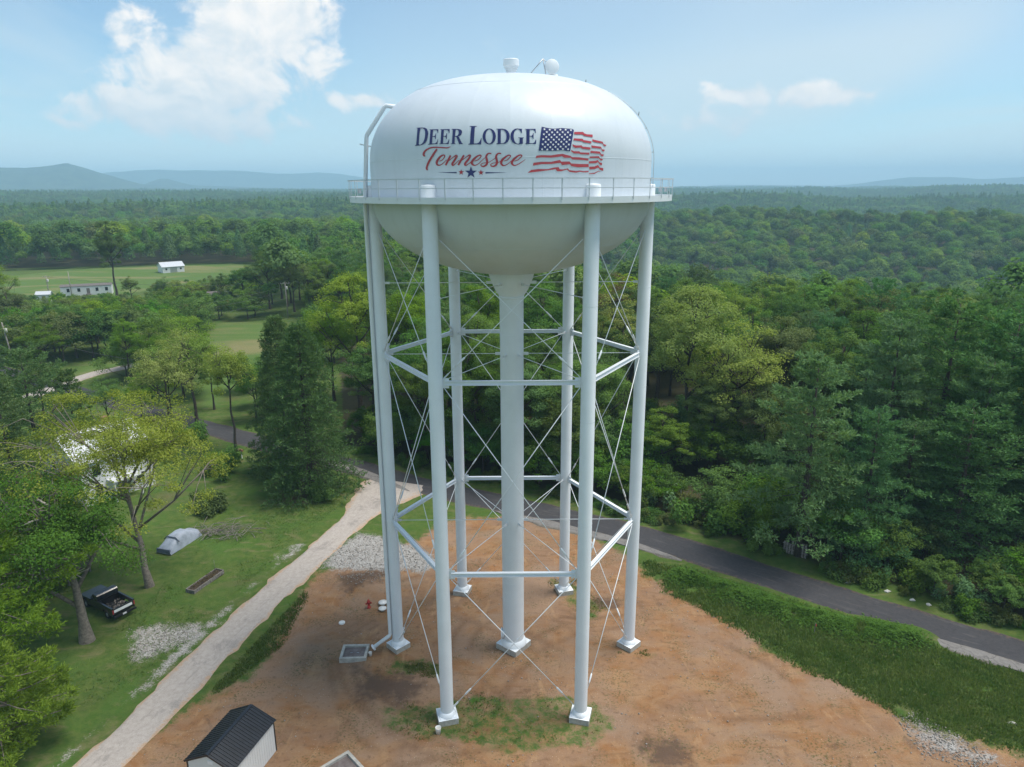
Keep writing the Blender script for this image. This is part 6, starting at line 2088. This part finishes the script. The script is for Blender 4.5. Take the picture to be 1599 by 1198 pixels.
# white house behind the wide tree; local x along its visible wall
ua = math.atan2(6.0, 4.3)
WHS = empty('white_house', (-50.1, 80.7, 0), ua, label='two-storey white house with white metal roof behind the wide yellow-green tree', cat='house')
ext_wall(WHS, 8.2, 9.0, 5.2, M['siding'])
gable_roof(WHS, 8.2, 9.0, 5.2, 2.4, M['tinroof'])
windows(WHS, 'front', ((-2.4, 1.5), (2.4, 1.5), (-2.4, 4.0), (2.4, 4.0)), 8.2, 9.0)
windows(WHS, 'left', ((-2, 1.5), (2, 1.5), (-2, 4.0), (2, 4.0)), 8.2, 9.0)
dr = MB().box((0.2, -4.58, 1.05), (.95, .06, 2.1)).build('door', M['oldwood'], WHS)
MB().box((.55, -4.63, 1.0), (.06, .05, .06)).build('handle', M['galv'], dr)
pr = MB().box((0.2, -5.4, 2.5), (3.4, 1.7, .12)).build('porch_roof', M['tinroof'], WHS)
for s in (-1, 1):
    MB().box((0.2 + s * 1.5, -6.1, 1.22), (.12, .12, 2.44)).build('post', M['siding'], pr)
MB().box((1.8, 1.0, 7.6), (.6, .6, 1.5)).build('chimney', M['brick'], WHS)

# mobile home
MH = empty('mobile_home', (-147.6, 247.4, 0), math.atan2(5.6, 13.9), label='long white mobile home with low dark roof at the far field', cat='mobile home')
ext_wall(MH, 15.4, 4.4, 3.1, M['siding'])
rf = gable_roof(MH, 15.4, 4.4, 3.1, .55, M['shingle'], over=.2)
windows(MH, 'front', ((-5.4, 1.9), (-2.2, 1.9), (3.3, 1.9), (6.2, 1.9)), 15.4, 4.4, size=(.9, 1.2))
dr = MB().box((.6, -2.28, 1.3), (1.0, .06, 2.2)).build('door', M['oldwood'], MH)
MB().box((.6, -2.9, .25), (1.6, 1.1, .5)).build('step', M['oldwood'], MH)

# small barn
BN = empty('barn', (-150.3, 316.4, 0), math.atan2(7.1, 4.3) - .3, label='small white barn with pale blue metal roof at the far end of the field', cat='barn')
ext_wall(BN, 9.0, 7.0, 2.6, M['siding'])
gable_roof(BN, 9.0, 7.0, 2.6, 1.7, M['tinroof'])
MB().box((0, -3.59, 1.15), (2.8, .06, 2.3)).build('door', M['galv'], BN)
windows(BN, 'front', ((-3.0, 1.6), (3.0, 1.6)), 9.0, 7.0, size=(.8, .8))

# grey-roofed house
GH = empty('farm_house', (-94.0, 221.0, 0), .25, label='house with grey shingle roof and white porch posts between dark trees', cat='house')
ext_wall(GH, 9.5, 7.5, 2.6, M['brick'])
gable_roof(GH, 9.5, 7.5, 2.6, 1.7, M['shingle'])
windows(GH, 'front', ((-3.2, 1.5), (3.2, 1.5)), 9.5, 7.5, size=(1.1, 1.1))
MB().box((0, -3.79, 1.0), (.95, .06, 2.0)).build('door', M['oldwood'], GH)
pr = MB().box((0, -4.8, 2.5), (5.2, 2.0, .12)).build('porch_roof', M['shingle'], GH)
for k in range(4):
    MB().box((-2.3 + 1.53 * k, -5.65, 1.22), (.14, .14, 2.44)).build('post', M['flagwhite'], pr)

def small_building(name, x, y, w, d, h, rise, rz, wall, roof, lab, cat='shed'):
    o = empty(name, (x, y, 0), rz, label=lab, cat=cat)
    ext_wall(o, w, d, h, wall)
    gable_roof(o, w, d, h, rise, roof, over=.25)
    MB().box((.2, -d / 2 - .1, h * .40), (.95, .06, h * .78)).build('door', M['oldwood'], o)
    return o
small_building('garden_shed', -153.2, 232.6, 4.0, 3.2, 2.3, .8, .3, M['siding'], M['tinroof'], 'little pale shed left of the mobile home')
small_building('garden_shed', -112, 190, 3.4, 2.8, 2.0, .7, .6, M['siding'], M['tinroof'], 'small white-roofed shed among the olive trees at the left')
small_building('garden_shed', -107, 206, 4.6, 3.2, 2.0, .6, -.1, M['siding'], M['tinroof'], 'low pale shed in front of the grey-roofed house')
small_building('outbuilding', -57.5, 75.0, 6.5, 5.0, 2.6, 1.3, .5, M['darkplank'], M['brownroof'], 'outbuilding with weathered brown roof at the left edge')

# ---- tumbledown plank shed at the left edge
OS = empty('plank_shed', (-43.6, 57.6, 0), R(-14), label='tumbledown low shed of dark planks with pale battens at the left edge', cat='shed')
for s in (-1, 1):
    for k in range(4):
        MB().beam((s * 2.6, -3.6 + 2.4 * k, -.2), (s * 2.6, -3.6 + 2.4 * k, 1.5 if s < 0 else 1.0), .14, .14, up=(1, 0, 0)).build('post', M['oldwood'], OS)
rr = random.Random(4)
for k in range(22):
    u = -3.1 + k * .29
    z = 1.72 - .11 * (u + 3.1) / 1.0 * .9 + rr.uniform(-.03, .05)
    MB().beam((u, -4.2 + rr.uniform(-.4, .4), z + rr.uniform(-.08, .08)), (u + rr.uniform(-.12, .12), 4.2 + rr.uniform(-.5, .5), z + rr.uniform(-.06, .1)), .25, .03).build('plank', M['darkplank'], OS)
for u in (-2.2, -.9, .6, 1.9):
    z = 1.83 - .1 * (u + 3.1)
    MB().beam((u, -4.3, z), (u + .1, 4.3, z + .02), .07, .05).build('batten', M['oldwood'], OS)
for k in range(7):
    MB().box((-2.75, -3.4 + k * 1.1, .7), (.05, .9, 1.3), rr.uniform(-.05, .05)).build('plank', M['oldwood'], OS)

# ---- grey plank fence remnant by the far verge
x, y = at(1240, 868)
FN = empty('plank_fence', (x, y, gz(x, y)), R(-38), label='short run of weathered grey fence boards at the edge of the woods', cat='fence')
for k in range(9):
    h_ = rr.uniform(1.05, 1.5)
    MB().box((-1.0 + .25 * k, rr.uniform(-.03, .03), h_ / 2), (.19, .03, h_), rr.uniform(-.1, .1)).build('board', M['oldwood'], FN)
for z in (.4, 1.0):
    MB().beam((-1.2, .07, z), (1.2, .07, z), .05, .10).build('rail', M['oldwood'], FN)

# ---- upright white tank by the woods
x, y = at(1058, 771)
WT = empty('water_tank', (x, y, gz(x, y)), label='small upright white tank behind the rounded roadside shrub', cat='tank')
MB().lathe([(.50, 0), (.50, 1.05), (.44, 1.22), (.25, 1.34), (.001, 1.38)], 22).build('body', M['flagwhite'], WT)
MB().lathe([(.14, 1.32), (.14, 1.44), (.001, 1.46)], 12).build('cap', M['galv'], WT)
MB().lathe([(.503, .48), (.515, .49), (.515, .53), (.503, .54)], 22).build('hoop', M['galv'], WT)

# ---- pale roof of a lean-to in the woods behind the tower
LT = empty('lean_to', (15.4, 96.0, 0), R(12), label='pale blue lean-to roof half hidden in the woods by the right tower leg', cat='shed')
lr_ = MB().box(None, (4.4, 2.6, .06), M=Matrix.Translation((0, 0, 2.0)) @ Matrix.Rotation(R(14), 4, 'X')).build('roof', M['cover'], LT)
for sx_ in (-2, 2):
    for sy_, hh in ((-1.1, 1.68), (1.1, 2.22)):
        MB().beam((sx_, sy_, -.1), (sx_, sy_, hh), .1, .1, up=(1, 0, 0)).build('post', M['oldwood'], LT)

# ---- mailbox by the road
x, y = at(378, 716)
MBX = empty('mailbox', (x, y, 0), R(-30), label='small mailbox on a post by the road next to the slender tree', cat='mailbox')
MB().box((0, 0, .5), (.10, .10, 1.1)).build('post', M['flagwhite'], MBX)
bx_ = MB()
n_ = 9
prof_ = [(-.13, 1.05), (.13, 1.05)] + [(.13 * math.cos(a), 1.2 + .13 * math.sin(a)) for a in np.linspace(0, math.pi, n_)]
vs = [(-.28, a, b_) for a, b_ in prof_] + [(.28, a, b_) for a, b_ in prof_]
k_ = len(prof_)
bx_.add(vs, [tuple(reversed(range(k_))), tuple(range(k_, 2 * k_))] + [(i, (i + 1) % k_, (i + 1) % k_ + k_, i + k_) for i in range(k_)])
bb = bx_.build('box', M['brick'], MBX)
MB().box((.1, -.145, 1.3), (.03, .02, .22)).build('flag', M['hydrant'], bb)

# ---- utility poles and wires
def pole(x, y, h, lab, arms=True, can=True, rz=0.0, lean=0.0):
    o = empty('utility_pole', (x, y, gz(x, y)), rz, label=lab, cat='utility pole')
    MB().tube([(0, 0, -.3), (lean * .5, 0, h * .5), (lean, 0, h)], [.17, .145, .115], 10).build('post', M['pole'], o)
    if arms:
        a_ = MB().beam((lean - 1.2, .13, h - .45), (lean + 1.2, .13, h - .45), .10, .12).build('crossarm', M['pole'], o)
        for q in (-1.1, -.45, .45, 1.1):
            MB().lathe([(.04, 0), (.06, .05), (.04, .10), (.05, .15), (.001, .18)], 8, (lean + q, .13, h - .39)).build('insulator', M['plastic'], a_)
    if can:
        c_ = MB().lathe([(.001, 0), (.24, .01), (.26, .05), (.26, .75), (.22, .82), (.001, .84)], 16, (lean * .8 + .34, .05, h - 2.1)).build('transformer', M['plastic'], o)
        MB().lathe([(.05, .82), (.06, .9), (.04, 1.0), (.001, 1.02)], 8, (lean * .8 + .34, .05, h - 2.1)).build('bushing', M['galv'], c_)
    return o
pole(-103.6, 143.9, 9.0, 'leaning utility pole with a pale transformer at the left edge', arms=False, can=True, lean=-.9)
pole(-62.8, 197.5, 10.2, 'utility pole with crossarm beside the pale field, right of the broad dark tree', rz=.3)
pole(-155.4, 238.5, 7.6, 'utility pole with transformer standing left of the mobile home', rz=.2)
pole(-150.6, 243.0, 8.4, 'thin pale light pole in front of the mobile home', arms=False, can=False)
def wire(a, b_, sag, lab):
    a, b_ = Vector(a), Vector(b_)
    c = (a + b_) / 2
    n_ = 18
    pts_ = []
    for i in range(n_ + 1):
        t_ = i / n_
        q = a.lerp(b_, t_)
        q.z -= sag * 4 * t_ * (1 - t_)
        pts_.append(q - c)
    o = MB().tube(pts_, .028, 5).build('power_line', M['wire'])
    o.location = c
    tag(o, lab, 'power line', 'wires over the left field')
wire((-63.9, 197.6, 9.8), (-155.4, 238.5, 7.2), 1.6, 'topmost wire running left from the crossarm pole to the mobile home pole')
wire((-62.9, 197.5, 8.9), (-97, 160, 7.2), 1.3, 'upper slack wire falling left from the crossarm pole')
wire((-62.9, 197.5, 7.6), (-100, 156, 5.6), 1.3, 'middle slack wire falling left from the crossarm pole')
wire((-62.9, 197.5, 5.6), (-96, 163, 3.6), 1.0, 'lowest slack wire falling left from the crossarm pole')
wire((-104.4, 143.9, 8.6), (-64.0, 118, 7.0), 1.0, 'wire running right from the leaning pole over the yard trees')
